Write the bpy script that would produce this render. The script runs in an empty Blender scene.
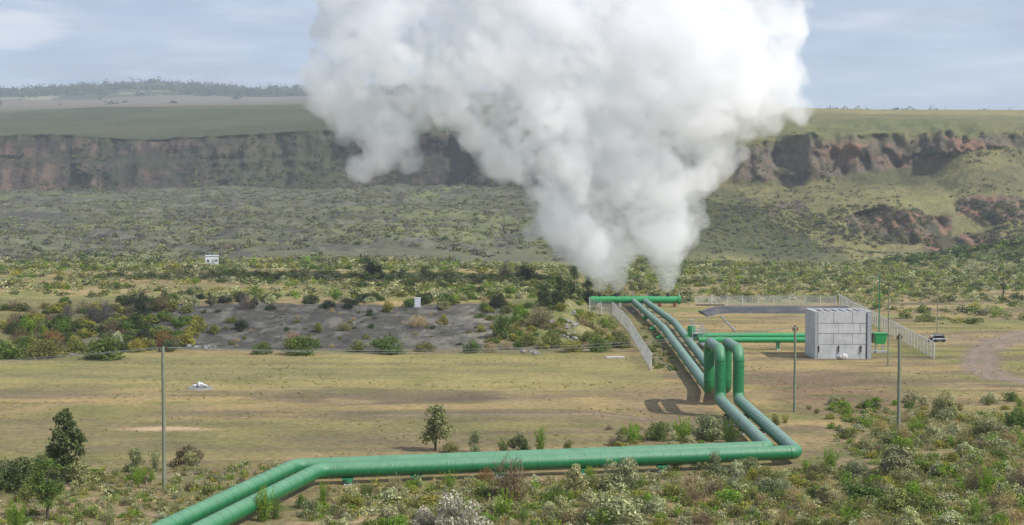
import bpy, math, random
import numpy as np
from mathutils import Vector, Matrix

random.seed(7)
rng = np.random.default_rng(11)
sc = bpy.context.scene
COL = sc.collection
F = 1500.0            # focal length in pixels of the 1024 px wide picture
HC = 20.0             # eye height above the plain
PITCH = math.atan(62.5 / F)
cp, sp = math.cos(PITCH), math.sin(PITCH)

# ------------------------------------------------------------------ camera maths
def slope(v):
    yr = (262.5 - v) / F
    return (yr * cp - sp) / (cp + yr * sp)
def at(u, v, z=0.0):                      # pixel + height -> point
    y = (z - HC) / slope(v)
    yr = (262.5 - v) / F
    return Vector(((u - 512) / F * y / (cp + yr * sp), y, z))
def atD(u, v, D):
    yr = (262.5 - v) / F
    return Vector(((u - 512) / F * D / (cp + yr * sp), D, HC + slope(v) * D))

# ------------------------------------------------------------------ numpy noise
def _hash(i, j, s):
    h = (i.astype(np.int64) * 374761393 + j.astype(np.int64) * 668265263 + s * 974711) & 0xFFFFFFFF
    h = ((h ^ (h >> 13)) * 1274126177) & 0xFFFFFFFF
    h = (h ^ (h >> 16)) & 0xFFFFFFFF
    return h / 4294967295.0
def vnoise(x, y, s=0):
    x = np.asarray(x, float); y = np.asarray(y, float)
    i = np.floor(x); j = np.floor(y); fx = x - i; fy = y - j
    fx = fx * fx * (3 - 2 * fx); fy = fy * fy * (3 - 2 * fy)
    a = _hash(i, j, s); b = _hash(i + 1, j, s); c = _hash(i, j + 1, s); d = _hash(i + 1, j + 1, s)
    return a + (b - a) * fx + (c - a) * fy + (a - b - c + d) * fx * fy
def fbm(x, y, s=0, o=4):
    t = 0; a = 0.5; n = 0
    for k in range(o):
        t = t + a * vnoise(x * 2 ** k + 13.7 * k, y * 2 ** k - 7.1 * k, s + k); n += a; a *= 0.55
    return t / n                       # 0..1
def sm(x, a, b):
    t = np.clip((np.asarray(x, float) - a) / (b - a), 0, 1)
    return t * t * (3 - 2 * t)
def s2l(*c):
    return np.array([((x / 255) / 12.92 if x <= 10 else (((x / 255) + 0.055) / 1.055) ** 2.4) for x in c])

# ------------------------------------------------------------------ object helpers
def tag(o, label=None, cat=None, group=None, kind=None):
    if label: o['label'] = label
    if cat: o['category'] = cat
    if group: o['group'] = group
    if kind: o['kind'] = kind
    return o
def empty(name, loc, rz=0.0):
    o = bpy.data.objects.new(name, None); COL.objects.link(o)
    o.location = loc; o.rotation_euler = (0, 0, rz); o.empty_display_size = 0.3
    return o
class MB:
    def __init__(s): s.v = []; s.f = []; s.m = []; s.sm = []
    def add(s, vs, fs, mi=0, smooth=False):
        n = len(s.v); s.v += [tuple(p) for p in vs]
        for f in fs: s.f.append(tuple(i + n for i in f)); s.m.append(mi); s.sm.append(smooth)
    def box(s, c, d, rz=0.0, mi=0, top=(1, 1), ch=0.0):
        x, y, z = d[0] / 2, d[1] / 2, d[2] / 2
        vs = []
        for k, zz in enumerate((-z, z)):
            fx, fy = (1, 1) if k == 0 else top
            for a, b in ((-x, -y), (x, -y), (x, y), (-x, y)):
                vs.append(Vector((a * fx, b * fy, zz)))
        R = Matrix.Rotation(rz, 3, 'Z')
        vs = [R @ p + Vector(c) for p in vs]
        s.add(vs, [(0, 3, 2, 1), (4, 5, 6, 7), (0, 1, 5, 4), (1, 2, 6, 5), (2, 3, 7, 6), (3, 0, 4, 7)], mi)
    def tube(s, pts, rs, n=10, mi=0, caps=True, smooth=True):
        pts = [Vector(p) for p in pts]
        if not hasattr(rs, '__len__'): rs = [rs] * len(pts)
        vs = []; up = None
        for i, p in enumerate(pts):
            t = (pts[min(i + 1, len(pts) - 1)] - pts[max(i - 1, 0)]).normalized()
            if up is None:
                a = Vector((0, 0, 1)) if abs(t.z) < 0.9 else Vector((0, 1, 0))
                up = (a - t * a.dot(t)).normalized()
            else:
                up = (up - t * up.dot(t)).normalized()
            sd = t.cross(up)
            for k in range(n):
                w = 2 * math.pi * k / n
                vs.append(p + (sd * math.cos(w) + up * math.sin(w)) * rs[i])
        fs = []
        for i in range(len(pts) - 1):
            for k in range(n):
                a = i * n + k; b = i * n + (k + 1) % n
                fs.append((a, b, b + n, a + n))
        s.add(vs, fs, mi, smooth)
        if caps:
            s.add(vs[:n][::-1], [tuple(range(n))], mi); s.add(vs[-n:], [tuple(range(n))], mi)
    def build(s, name, mats, parent=None, loc=None):
        me = bpy.data.meshes.new(name); me.from_pydata(s.v, [], s.f)
        mats = mats if isinstance(mats, (list, tuple)) else [mats]
        for m in mats: me.materials.append(m)
        me.polygons.foreach_set('material_index', s.m); me.polygons.foreach_set('use_smooth', s.sm)
        me.update()
        o = bpy.data.objects.new(name, me); COL.objects.link(o)
        if parent: o.parent = parent
        if loc is not None: o.location = loc
        return o
def np_mesh(name, V, Fq, col=None, mat=None, smooth=False):
    V = np.asarray(V, np.float32); Fq = np.asarray(Fq, np.int32)
    me = bpy.data.meshes.new(name); nf, k = Fq.shape
    me.vertices.add(len(V)); me.vertices.foreach_set('co', V.ravel())
    me.loops.add(nf * k); me.loops.foreach_set('vertex_index', Fq.ravel())
    me.polygons.add(nf); me.polygons.foreach_set('loop_start', np.arange(0, nf * k, k, dtype=np.int32))
    if smooth: me.polygons.foreach_set('use_smooth', np.ones(nf, bool))
    if col is not None:
        a = me.attributes.new('Col', 'FLOAT_COLOR', 'POINT')
        a.data.foreach_set('color', np.concatenate([col, np.ones((len(V), 1))], 1).astype(np.float32).ravel())
    if mat: me.materials.append(mat)
    me.update(); me.validate()
    return me
def link(name, me, parent=None):
    o = bpy.data.objects.new(name, me); COL.objects.link(o)
    if parent: o.parent = parent
    return o

# ------------------------------------------------------------------ materials
def mat(name):
    m = bpy.data.materials.new(name); m.use_nodes = True
    nt = m.node_tree; b = nt.nodes['Principled BSDF']
    return m, nt, b
def N(nt, t, **k):
    n = nt.nodes.new(t)
    for a, b in k.items(): setattr(n, a, b)
    return n
def noise(nt, scale, detail=4, rough=0.6, vec=None, coord='Object'):
    if vec is None:
        tc = N(nt, 'ShaderNodeTexCoord'); vec = tc.outputs[coord]
    n = N(nt, 'ShaderNodeTexNoise'); n.inputs['Scale'].default_value = scale
    n.inputs['Detail'].default_value = detail; n.inputs['Roughness'].default_value = rough
    nt.links.new(vec, n.inputs['Vector']); return n
def ramp(nt, src, stops):
    r = N(nt, 'ShaderNodeValToRGB'); e = r.color_ramp.elements
    while len(e) < len(stops): e.new(0.5)
    for i, (p, c) in enumerate(stops):
        e[i].position = p; e[i].color = (*c, 1) if len(c) == 3 else c
    nt.links.new(src, r.inputs[0]); return r
def mix(nt, a, b, fac, mode='MIX'):
    n = N(nt, 'ShaderNodeMix', data_type='RGBA', blend_type=mode)
    for s, x in ((6, a), (7, b), (0, fac)):
        if hasattr(x, 'is_linked'): nt.links.new(x, n.inputs[s])
        elif s == 0: n.inputs[0].default_value = x
        else: n.inputs[s].default_value = (*x, 1)
    return n.outputs[2]
def plain(name, c, rough=0.6, metal=0.0, var=0.18, scale=3.0, dirt=None, bump=0.0):
    m, nt, b = mat(name)
    n = noise(nt, scale, 5)
    c = np.array(c); lo = tuple(c * (1 - var)); hi = tuple(np.minimum(c * (1 + var), 1))
    r = ramp(nt, n.outputs[0], [(0.3, lo), (0.7, hi)]); out = r.outputs[0]
    if dirt is not None:
        n2 = noise(nt, scale * 0.4, 6, 0.7)
        r2 = ramp(nt, n2.outputs[0], [(0.5, (0, 0, 0)), (0.72, (1, 1, 1))])
        out = mix(nt, out, dirt, r2.outputs[0])
    nt.links.new(out, b.inputs['Base Color'])
    b.inputs['Roughness'].default_value = rough; b.inputs['Metallic'].default_value = metal
    if bump:
        bp = N(nt, 'ShaderNodeBump'); bp.inputs['Strength'].default_value = bump; bp.inputs['Distance'].default_value = 0.05
        n3 = noise(nt, scale * 6, 5); nt.links.new(n3.outputs[0], bp.inputs['Height']); nt.links.new(bp.outputs[0], b.inputs['Normal'])
    return m
def pipe_paint(name, c, dust, dust_amt, rough=0.38):
    m, nt, b = mat(name)
    g = N(nt, 'ShaderNodeNewGeometry'); sx = N(nt, 'ShaderNodeSeparateXYZ'); nt.links.new(g.outputs['Normal'], sx.inputs[0])
    mr = N(nt, 'ShaderNodeMapRange'); mr.inputs[1].default_value = 0.0; mr.inputs[2].default_value = 0.8
    mr.inputs[3].default_value = 0; mr.inputs[4].default_value = dust_amt
    nt.links.new(sx.outputs[2], mr.inputs[0])
    n = noise(nt, 0.9, 6, 0.65)
    mu = N(nt, 'ShaderNodeMath', operation='MULTIPLY'); r0 = ramp(nt, n.outputs[0], [(0.25, (0.55,) * 3), (0.75, (1, 1, 1))])
    nt.links.new(mr.outputs[0], mu.inputs[0]); nt.links.new(r0.outputs[0], mu.inputs[1])
    n2 = noise(nt, 3.0, 4); c = np.array(c)
    base = ramp(nt, n2.outputs[0], [(0.3, tuple(c * 0.85)), (0.7, tuple(c * 1.15))])
    out = mix(nt, base.outputs[0], dust, mu.outputs[0])
    mpp = N(nt, 'ShaderNodeMapping'); mpp.inputs['Scale'].default_value = (2.2, 2.2, .5); tcc = N(nt, 'ShaderNodeTexCoord'); nt.links.new(tcc.outputs['Object'], mpp.inputs[0])
    nr_ = noise(nt, 1.3, 6, .7, mpp.outputs[0]); rr_ = ramp(nt, nr_.outputs[0], [(.56, (0, 0, 0)), (.72, (.55,) * 3)]); out = mix(nt, out, (0.10, 0.115, 0.06), rr_.outputs[0])
    nt.links.new(out, b.inputs['Base Color'])
    rr = ramp(nt, mu.outputs[0], [(0, (rough,) * 3), (1, (0.7,) * 3)]); nt.links.new(rr.outputs[0], b.inputs['Roughness'])
    b.inputs['Metallic'].default_value = 0.0
    return m
M = {}
M['pipe'] = pipe_paint('green_pipe_cladding', (0.014, 0.165, 0.056), (0.15, 0.30, 0.18), 0.9)
M['pipe_old'] = pipe_paint('weathered_pipe_cladding', (0.03, 0.17, 0.085), (0.25, 0.34, 0.29), 1.0, .5)  # same cladding, greyed: sky reflection on the receding runs painted into the colour
M['pipe_bright'] = pipe_paint('bright_green_paint', (0.014, 0.27, 0.075), (0.10, 0.38, 0.17), 0.5)
M['clip'] = plain('pale_strap_clip', (0.45, 0.55, 0.48), 0.5, var=0.1)
M['dark_steel'] = plain('dark_rusty_steel', (0.05, 0.045, 0.04), 0.7, 0.3)
M['green_steel'] = plain('green_painted_steel', (0.02, 0.2, 0.08), 0.5, dirt=(0.12, 0.1, 0.07))
M['galv'] = plain('galvanised_steel', (0.42, 0.44, 0.46), 0.45, 0.5, scale=6)
M['concrete'] = plain('pale_concrete', (0.42, 0.415, 0.40), 0.9, scale=0.9, dirt=(0.27, 0.25, 0.22), bump=0.2)
M['concrete_post'] = plain('concrete_fence_post', (0.54, 0.54, 0.50), 0.9, scale=4, dirt=(0.3, 0.29, 0.26))
M['pole'] = plain('weathered_pole_wood', (0.20, 0.215, 0.14), 0.85, scale=2, dirt=(0.13, 0.12, 0.09))
M['bark'] = plain('bark', (0.07, 0.055, 0.04), 0.9, scale=6)
M['wire'] = plain('aluminium_wire', (0.22, 0.225, 0.225), 0.6, 0.2)
M['white'] = plain('white_painted_sheet', (0.62, 0.64, 0.66), 0.6, dirt=(0.4, 0.4, 0.38))
M['cabinet'] = plain('pale_grey_cabinet_paint', (0.5, 0.54, 0.56), 0.5, dirt=(0.35, 0.36, 0.34))
M['ceramic'] = plain('brown_ceramic', (0.09, 0.05, 0.03), 0.3)
M['rock'] = plain('grey_rock', (0.26, 0.245, 0.225), 0.95, scale=1.5, dirt=(0.15, 0.14, 0.12), bump=0.4)
M['palerock'] = plain('whitish_rock', (0.5, 0.48, 0.45), 0.95, scale=2, dirt=(0.3, 0.28, 0.25))
M['liner'] = plain('dark_pond_liner', (0.05, 0.05, 0.056), 0.55, scale=0.5, dirt=(0.16, 0.14, 0.12))
M['navy'] = plain('dark_navy_paint', (0.018, 0.022, 0.04), 0.4)
M['rubber'] = plain('black_rubber', (0.015, 0.015, 0.015), 0.8)
M['terra'] = plain('rusty_red_steel', (0.2, 0.06, 0.03), 0.8)
M['yellow'] = plain('cream_sack_cloth', (0.55, 0.54, 0.5), 0.9)
# chain link: real wire pattern in alpha
def chain_mat():
    m, nt, b = mat('chain_link_wire'); tc = N(nt, 'ShaderNodeTexCoord')
    mp = N(nt, 'ShaderNodeMapping'); nt.links.new(tc.outputs['Object'], mp.inputs[0])
    outs = []
    for a in (1, -1):
        w = N(nt, 'ShaderNodeTexWave'); w.wave_type = 'BANDS'; w.bands_direction = 'X'; w.inputs['Scale'].default_value = 2.6
        mm = N(nt, 'ShaderNodeVectorRotate', rotation_type='X_AXIS'); mm.inputs['Angle'].default_value = 0
        sx = N(nt, 'ShaderNodeSeparateXYZ'); nt.links.new(mp.outputs[0], sx.inputs[0])
        s1 = N(nt, 'ShaderNodeMath', operation='ADD'); nt.links.new(sx.outputs[0], s1.inputs[0]); nt.links.new(sx.outputs[1], s1.inputs[1])
        m1 = N(nt, 'ShaderNodeMath', operation='MULTIPLY_ADD'); nt.links.new(sx.outputs[2], m1.inputs[0]); m1.inputs[1].default_value = a; nt.links.new(s1.outputs[0], m1.inputs[2])
        cb = N(nt, 'ShaderNodeCombineXYZ'); nt.links.new(m1.outputs[0], cb.inputs[0]); nt.links.new(cb.outputs[0], w.inputs['Vector'])
        g = N(nt, 'ShaderNodeMath', operation='GREATER_THAN'); g.inputs[1].default_value = 0.94; nt.links.new(w.outputs['Fac'], g.inputs[0]); outs.append(g)
    mx = N(nt, 'ShaderNodeMath', operation='MAXIMUM'); nt.links.new(outs[0].outputs[0], mx.inputs[0]); nt.links.new(outs[1].outputs[0], mx.inputs[1])
    nt.links.new(mx.outputs[0], b.inputs['Alpha']); b.inputs['Base Color'].default_value = (0.5, 0.5, 0.5, 1); b.inputs['Roughness'].default_value = 0.6
    return m
M['chain'] = chain_mat()
# foliage: object colour x per-leaf colour
def foliage_mat():
    m, nt, b = mat('leaves'); oi = N(nt, 'ShaderNodeObjectInfo'); at_ = N(nt, 'ShaderNodeAttribute', attribute_name='Col')
    c = mix(nt, oi.outputs['Color'], at_.outputs['Color'], 1.0, 'MULTIPLY')
    nt.links.new(c, b.inputs['Base Color']); b.inputs['Roughness'].default_value = 0.65; b.inputs['Specular IOR Level'].default_value = 0.25
    tr = N(nt, 'ShaderNodeBsdfTranslucent'); nt.links.new(c, tr.inputs[0])
    ms = N(nt, 'ShaderNodeMixShader'); ms.inputs[0].default_value = 0.3
    nt.links.new(b.outputs[0], ms.inputs[1]); nt.links.new(tr.outputs[0], ms.inputs[2])
    nt.links.new(ms.outputs[0], nt.nodes['Material Output'].inputs[0]); return m
M['leaf'] = foliage_mat()
def ground_mat():
    m, nt, b = mat('ground_earth_and_grass')
    a = N(nt, 'ShaderNodeAttribute', attribute_name='Col'); far = N(nt, 'ShaderNodeAttribute', attribute_name='Far')
    tc = N(nt, 'ShaderNodeTexCoord')
    n1 = noise(nt, 1.6, 8, 0.7, tc.outputs['Object']); r1 = ramp(nt, n1.outputs[0], [(0.28, (0.50, 0.48, 0.46)), (0.5, (1, 1, 1)), (0.72, (1.45, 1.42, 1.3))])
    n2 = noise(nt, 0.13, 7, 0.65, tc.outputs['Object']); r2 = ramp(nt, n2.outputs[0], [(0.3, (0.72, 0.74, 0.74)), (0.5, (1, 1, 1)), (0.7, (1.25, 1.2, 1.1))])
    x = mix(nt, a.outputs['Color'], r1.outputs[0], 0.85, 'MULTIPLY'); x = mix(nt, x, r2.outputs[0], 0.85, 'MULTIPLY')
    nt.links.new(x, b.inputs['Base Color']); b.inputs['Roughness'].default_value = 0.95; b.inputs['Specular IOR Level'].default_value = 0.1
    bp = N(nt, 'ShaderNodeBump'); bp.inputs['Distance'].default_value = 0.25; bp.inputs['Strength'].default_value = 0.6
    nt.links.new(n1.outputs[0], bp.inputs['Height'])
    bp2 = N(nt, 'ShaderNodeBump'); bp2.inputs['Distance'].default_value = 5.0; nt.links.new(far.outputs['Fac'], bp2.inputs['Strength'])
    nt.links.new(n2.outputs[0], bp2.inputs['Height']); nt.links.new(bp.outputs[0], bp2.inputs['Normal'])
    nt.links.new(bp2.outputs[0], b.inputs['Normal']); return m
M['ground'] = ground_mat()

# ------------------------------------------------------------------ terrain
Y0 = 150.0
def near_z(x, y):
    x = np.asarray(x, float); y = np.asarray(y, float)
    edge = 13 + 3 * sm(y, 190, 230) + 1.2 * (vnoise(y / 7, y * 0, 5) - .5)
    bank = sm(y + 6 * (fbm(x / 14, y * 0, 3) - .5), 196, 229) * sm(edge - x, 0, 9)
    hole = 1.0 * np.exp(-(((x + 8) / 7.0) ** 2 + ((y - 213) / 8.0) ** 2))
    z = 4.1 * bank - hole * 0 + 0.9 * np.exp(-(((x - 5) / 6) ** 2 + ((y - 226) / 9) ** 2)) + 0.7 * np.exp(-(((x - 11) / 5) ** 2 + ((y - 232) / 10) ** 2))
    z = z + bank * 1.3 * (fbm(x / 6, y / 6, 8) - .5) + bank * (1 - sm(y, 228, 236)) * .5 * (fbm(x / 1.3, y / 1.6, 18) - .5)
    z = z + 0.35 * (fbm(x / 18, y / 18, 9) - .5) + 0.10 * (fbm(x / 2.2, y / 2.2, 19) - .5)
    z = z - 0.75 * sm(y, 128, 138) * sm(158 - y, 0, 8) * sm(x, 6, 14) * sm(24 - x, 0, 3)      # hollow under the expansion loop
    z = z + 0.9 * np.exp(-(((x - 62) / 30) ** 2 + ((y - 96) / 22) ** 2))
    return z
KU = [-400, 0, 150, 300, 450, 500, 700, 760, 820, 880, 950, 1024, 1500]
#            -400            0             150           300           450           500           700          760          820          880          950          1024         1500
ST = [
 [(345, None)] * 13,
 [(400, 268), (400, 268), (400, 267), (400, 267), (410, 267), (420, 266), (480, 265), (500, 265), (500, 265), (500, 265), (500, 265), (500, 265), (500, 264)],
 [(470, 254), (470, 254), (470, 254), (470, 253), (470, 253), (500, 253), (600, 258), (620, 262), (620, 262.5), (620, 263), (620, 263), (620, 263), (620, 261)],
 [(700, 223), (700, 223), (700, 222), (700, 222), (700, 221), (700, 222), (700, 228), (700, 237), (700, 243), (700, 248), (700, 246), (700, 246), (700, 243)],
 [(950, 201), (950, 201), (950, 201), (950, 200), (950, 197), (900, 200), (735, 213), (730, 218), (722, 226), (722, 229), (722, 225), (722, 222), (722, 215)],
 [(1150, 189), (1150, 189), (1150, 189), (1150, 190), (1150, 184), (1050, 187), (765, 201), (760, 204), (748, 207), (745, 208), (742, 203), (742, 200), (742, 195)],
 [(1165, 166), (1165, 166), (1165, 166), (1175, 168), (1165, 166), (1080, 170), (806, 183), (800, 187), (800, 187), (800, 176), (800, 166), (800, 162), (800, 160)],
 [(1185, 137), (1185, 137), (1185, 137), (1185, 131), (1175, 128), (1100, 135), (821, 148), (815, 143), (815, 138), (815, 134), (815, 128), (815, 131), (815, 130)],
 [(1800, 110), (1800, 110), (1800, 107.5), (1800, 104), (1700, 104), (1500, 104), (1200, 105), (1150, 106), (1150, 106.5), (1150, 107.5), (1150, 107.5), (1150, 108), (1150, 108)],
 [(2600, 106), (2600, 106), (2600, 103.5), (2600, 101.5), (2500, 103), (2400, 106), (1700, 112), (1600, 115), (1600, 115), (1600, 115), (1600, 115), (1600, 115), (1600, 115)],
 [(3500, 99.5), (3500, 99.5), (3500, 98.5), (3500, 99), (3500, 100), (3500, 105), (2600, 115), (2600, 118), (2600, 118), (2600, 118), (2600, 118), (2600, 118), (2600, 118)],
 [(4300, 91), (4300, 90), (4300, 83), (4300, 88), (4300, 89), (4300, 98), (4000, 118), (4000, 120), (4000, 120), (4000, 120), (4000, 120), (4000, 120), (4000, 120)],
 [(6000, 120), (6000, 120), (6000, 120), (6000, 120), (6000, 120), (6000, 120), (6000, 122), (6000, 125), (6000, 125), (6000, 125), (6000, 125), (6000, 125), (6000, 125)],
]
NSUB = [0, 16, 14, 40, 44, 26, 24, 34, 34, 14, 12, 14, 8]
NC = 900
tcol = np.linspace(-0.50, 0.50, NC)
def station(k):
    D = np.array([a for a, _ in ST[k]], float)
    if k == 0:
        Dc = np.full(NC, 345.0); x = tcol * (345 + Y0)
        return Dc, near_z(x, Dc)
    Z = np.array([HC + slope(v) * d for d, v in ST[k]])
    tk = np.array([(u - 512) / F * d / (d + Y0) for u, d in zip(KU, D)])
    return np.interp(tcol, tk, D), np.interp(tcol, tk, Z)
near_rows = np.concatenate([np.linspace(12, 80, 18, endpoint=False), np.arange(80, 260, 0.55), np.linspace(260, 345, 110)])
rowsY, rowsZ, rowsS = [], [], []
for y in near_rows:
    yy = np.full(NC, y); rowsY.append(yy); rowsZ.append(near_z(tcol * (y + Y0), yy)); rowsS.append(0.0)
prev = station(0)
for k in range(1, len(ST)):
    cur = station(k)
    for j in range(1, NSUB[k] + 1):
        a = j / NSUB[k]
        az = a
        rowsY.append(prev[0] * (1 - a) + cur[0] * a); rowsZ.append(prev[1] * (1 - az) + cur[1] * az); rowsS.append(k - 1 + a)
    prev = cur
TY = np.array(rowsY); TZ = np.array(rowsZ); S = np.array(rowsS)[:, None] + 0 * TY
TX = tcol[None, :] * (TY + Y0)
U = 512 + F * TX / TY                               # design coordinates, only used to lay out the landforms
V = 200 - F * (TZ - HC) / TY
# small hill at far right
bump = np.exp(-(((TX - 176) / 34) ** 2 + ((TY - 505) / 30) ** 2)) * 6.0 + np.exp(-(((TX - 205) / 50) ** 2 + ((TY - 520) / 30) ** 2)) * 2.5
TZ = TZ + bump * (TY > 400)
# relief of the far land
right = sm(U, 640, 740)
rgn = lambda a, b: sm(S, a - .25, a + .1) * (1 - sm(S, b - .1, b + .25))
gull = 1 - np.abs(2 * fbm(TX / 70 + 0.3 * TZ / 40, TY / 900, 21, 4) - 1)
gfine = fbm(TX / 11, TY / 60 + TZ / 60, 25, 3)
clL = rgn(5.0, 7.0) * (1 - right)
TY = TY + clL * ((gull - 0.75) * 20 + (gfine - .5) * 15 + (fbm(TX / 18, TZ / 14, 28, 4) - .5) * 12 + sm(162 - V + 8 * (fbm(TX / 60, TY * 0, 29) - .5), 0, 5) * 9)
lava = rgn(1.3, 5.0) * (1 - right)
TZ = TZ + lava * ((fbm(TX / 45, TY / 60, 31, 4) - .5) * 9 + (fbm(TX / 9, TY / 12, 35, 3) - .5) * 4.0) * sm(TY, 400, 560)
# rock bands on the right wall
def bandmask(pts, soft=5):
    us = np.array([p[0] for p in pts]); top = np.interp(U, us, [p[1] for p in pts]); bot = np.interp(U, us, [p[2] for p in pts])
    return sm(V, top - soft, top + soft * .4) * (1 - sm(V, bot - soft, bot + soft * .6)) * sm(U, us[0] - 12, us[0] + 12) * (1 - sm(U, us[-1] - 12, us[-1] + 12))
wob = (fbm(TX / 24, TY / 24, 41, 4) - .5) * 26
Vs = V; V = V + wob
rockR = np.maximum.reduce([
    bandmask([(735, 146, 178), (770, 142, 184), (800, 138, 186), (850, 136, 172), (900, 131, 160), (950, 127, 158), (985, 128, 152), (1024, 132, 150), (1400, 132, 150)]),
    bandmask([(850, 216, 236), (900, 212, 242), (950, 220, 240)], 4) * 0.9,
    bandmask([(960, 196, 222), (1024, 194, 226), (1300, 190, 225)], 4) * 0.9,
    bandmask([(925, 240, 256), (1000, 236, 256)], 3) * 0.7,
    bandmask([(772, 206, 216), (805, 208, 220)], 3) * 0.7, bandmask([(738, 198, 208), (760, 198, 208)], 3) * 0.6]) * right
V = Vs
brk = fbm(TX / 16, TY / 16, 44, 4)
rockR = np.clip(rockR * (0.45 + 1.3 * brk), 0, 1) * (TY < 1100)
slopeR = rgn(2.2, 7.2) * right
TY = TY + slopeR * ((1 - np.abs(2 * fbm(TX / 60, TY / 600, 51, 3) - 1) - .7) * 34) + rockR * ((gfine - .5) * 15 + (fbm(TX / 20, TZ / 16, 53, 4) - .5) * 24 + (np.abs(fbm(TX / 9, TZ / 20, 54, 3) - .5)) * 18)
TZ = TZ + rockR * ((fbm(TX / 8, TY / 30, 55, 3) - .5) * 7) + slopeR * (fbm(TX / 30, TY / 30, 57, 4) - .5) * 7
fan = np.clip(1 - np.abs(TX - (95 + (TY - 560) * 0.18)) / (35 + (TY - 560) * .2 * (TY > 560)), 0, 1) * rgn(2.0, 4.6)
topL = rgn(7.0, 8.0)
TZ = TZ + topL * (fbm(TX / 160, TY / 160, 61, 4) - .5) * 16 + rgn(9.2, 11.0) * (fbm(TX / 260, TY / 300, 65, 4) - .5) * 24
TX = tcol[None, :] * (TY + Y0)

Lv = 204 + (U - 700) * .385 + 7 * (fbm(TX / 40, TY / 40, 151) - .5) * 2
ridge = sm(V, Lv - 3, Lv + 5) * sm(U, 640, 690) * (1 - sm(U, 850, 880)) * rgn(1.8, 5.2)
TZ = TZ + ridge * 4.5; TY = TY - ridge * 14
above = sm(V, 176, 200) * (1 - sm(V, Lv - 8, Lv)) * sm(U, 740, 800) * rgn(2.2, 6.2) * right
# ---- colours of the ground
shp = TX.shape
C = np.zeros(shp + (3,))
def lay(mask, col):
    global C
    C = C + (np.asarray(col)[None, None, :] - C) * np.clip(mask, 0, 1)[..., None]
tan = np.array([0.325, 0.242, 0.112]); grs = np.array([0.195, 0.200, 0.062]); prp = np.array([0.155, 0.120, 0.080]); dry = np.array([0.34, 0.26, 0.135])
gravel = np.array([0.080, 0.076, 0.066])
lay(np.ones(shp), tan)
st_x, st_y = TX / 26, TY / 9
lay(sm(fbm(TX / 30, TY / 14, 71), .50, .66) * .75, grs)
lay(sm(fbm(TX / 40, TY / 9, 73), .52, .68) * .75, prp); lay(sm(fbm(TX / 16, TY / 3, 74), .54, .66) * .6, prp * .95)
lay(sm(fbm(TX / 8, TY / 4, 75), .58, .72) * .5, dry)
lay(sm(fbm(TX / 3.5, TY / 2.5, 77), .60, .74) * .45, grs * .8)
lay(sm(TY, 150, 166) * (1 - sm(TY, 188, 196)) * (TX < 17) * .5, [0.24, 0.235, 0.085])
lay(sm(TY, 112, 118) * (1 - sm(TY, 135, 150)) * (TX < 18) * (.2 + .5 * fbm(TX / 14, TY / 5, 76)), [0.19, 0.155, 0.085])
# foreground scrub soil
fg = 1 - sm(TY + 10 * (fbm(TX / 9, TY / 9, 79) - .5), 103 + 17 * sm(TX, 8, 30), 116 + 22 * sm(TX, 12, 34))
lay(fg * .75, [0.20, 0.165, 0.085]); lay(fg * sm(fbm(TX / 3, TY / 3, 80), .5, .66) * .7, [0.13, 0.15, 0.045])
lay(fg * sm(fbm(TX / 4, TY / 3, 81), .60, .70) * .8, [0.33, 0.235, 0.145])
# bank
Zf = TZ
bk = sm(TY, 197, 202) * (1 - sm(TY, 226, 230)) * (TX < 15) * sm(TX, -70, -60) * (1 - 0.65 * sm(TX, -1, 4))
lay(bk * (0.85 + .5 * fbm(TX / 5, TY / 5, 83)), gravel)
lay(bk * sm(fbm(TX / 6, TY / 6, 84), .60, .7) * .4, [0.17, 0.16, 0.14]); lay(bk * sm(fbm(TX / 1.5, TY / 1.8, 88), .52, .66) * .6, [0.18, 0.17, 0.15]); lay(bk * sm(fbm(TX / 1.2, TY / 1.5, 82), .55, .66) * .6, [0.05, 0.048, 0.043])
lay(bk * sm(TX, -16, -4) * sm(fbm(TX / 5, TY / 4, 85), .48, .6) * .6, [0.29, 0.26, 0.19])
mound = sm(TY, 200, 206) * (1 - sm(TY, 245, 255)) * sm(TX, -4, 2) * (1 - sm(TX, 14.5, 16.5))
lay(mound * .8, [0.17, 0.185, 0.06]); lay(mound * sm(fbm(TX / 4, TY / 4, 86), .5, .62) * .6, [0.3, 0.25, 0.13])
# terrace and mid plain
mp_ = sm(TY, 232, 245)
lay(mp_ * sm(fbm(TX / 30, TY / 16, 87), .46, .60) * .85, [0.20, 0.205, 0.075])
lay(mp_ * sm(fbm(TX / 18, TY / 12, 89), .58, .68) * .7, dry)
lay(mp_ * sm(fbm(TX / 22, TY / 14, 91), .60, .70) * .5, prp)
lay(sm(TY, 300, 400) * .6, [0.20, 0.20, 0.095])
lay((TX < -24) * sm(-TX, 50, 62) * sm(TY, 200, 206) * (1 - sm(TY, 236, 246)) * .7, [0.14, 0.14, 0.06])
lay(sm(TX, 26, 36) * sm(TY, 112, 118) * (1 - sm(TY, 136, 150)) * (.3 + .6 * fbm(TX / 7, TY / 6, 98)), [0.19, 0.19, 0.08])
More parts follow.
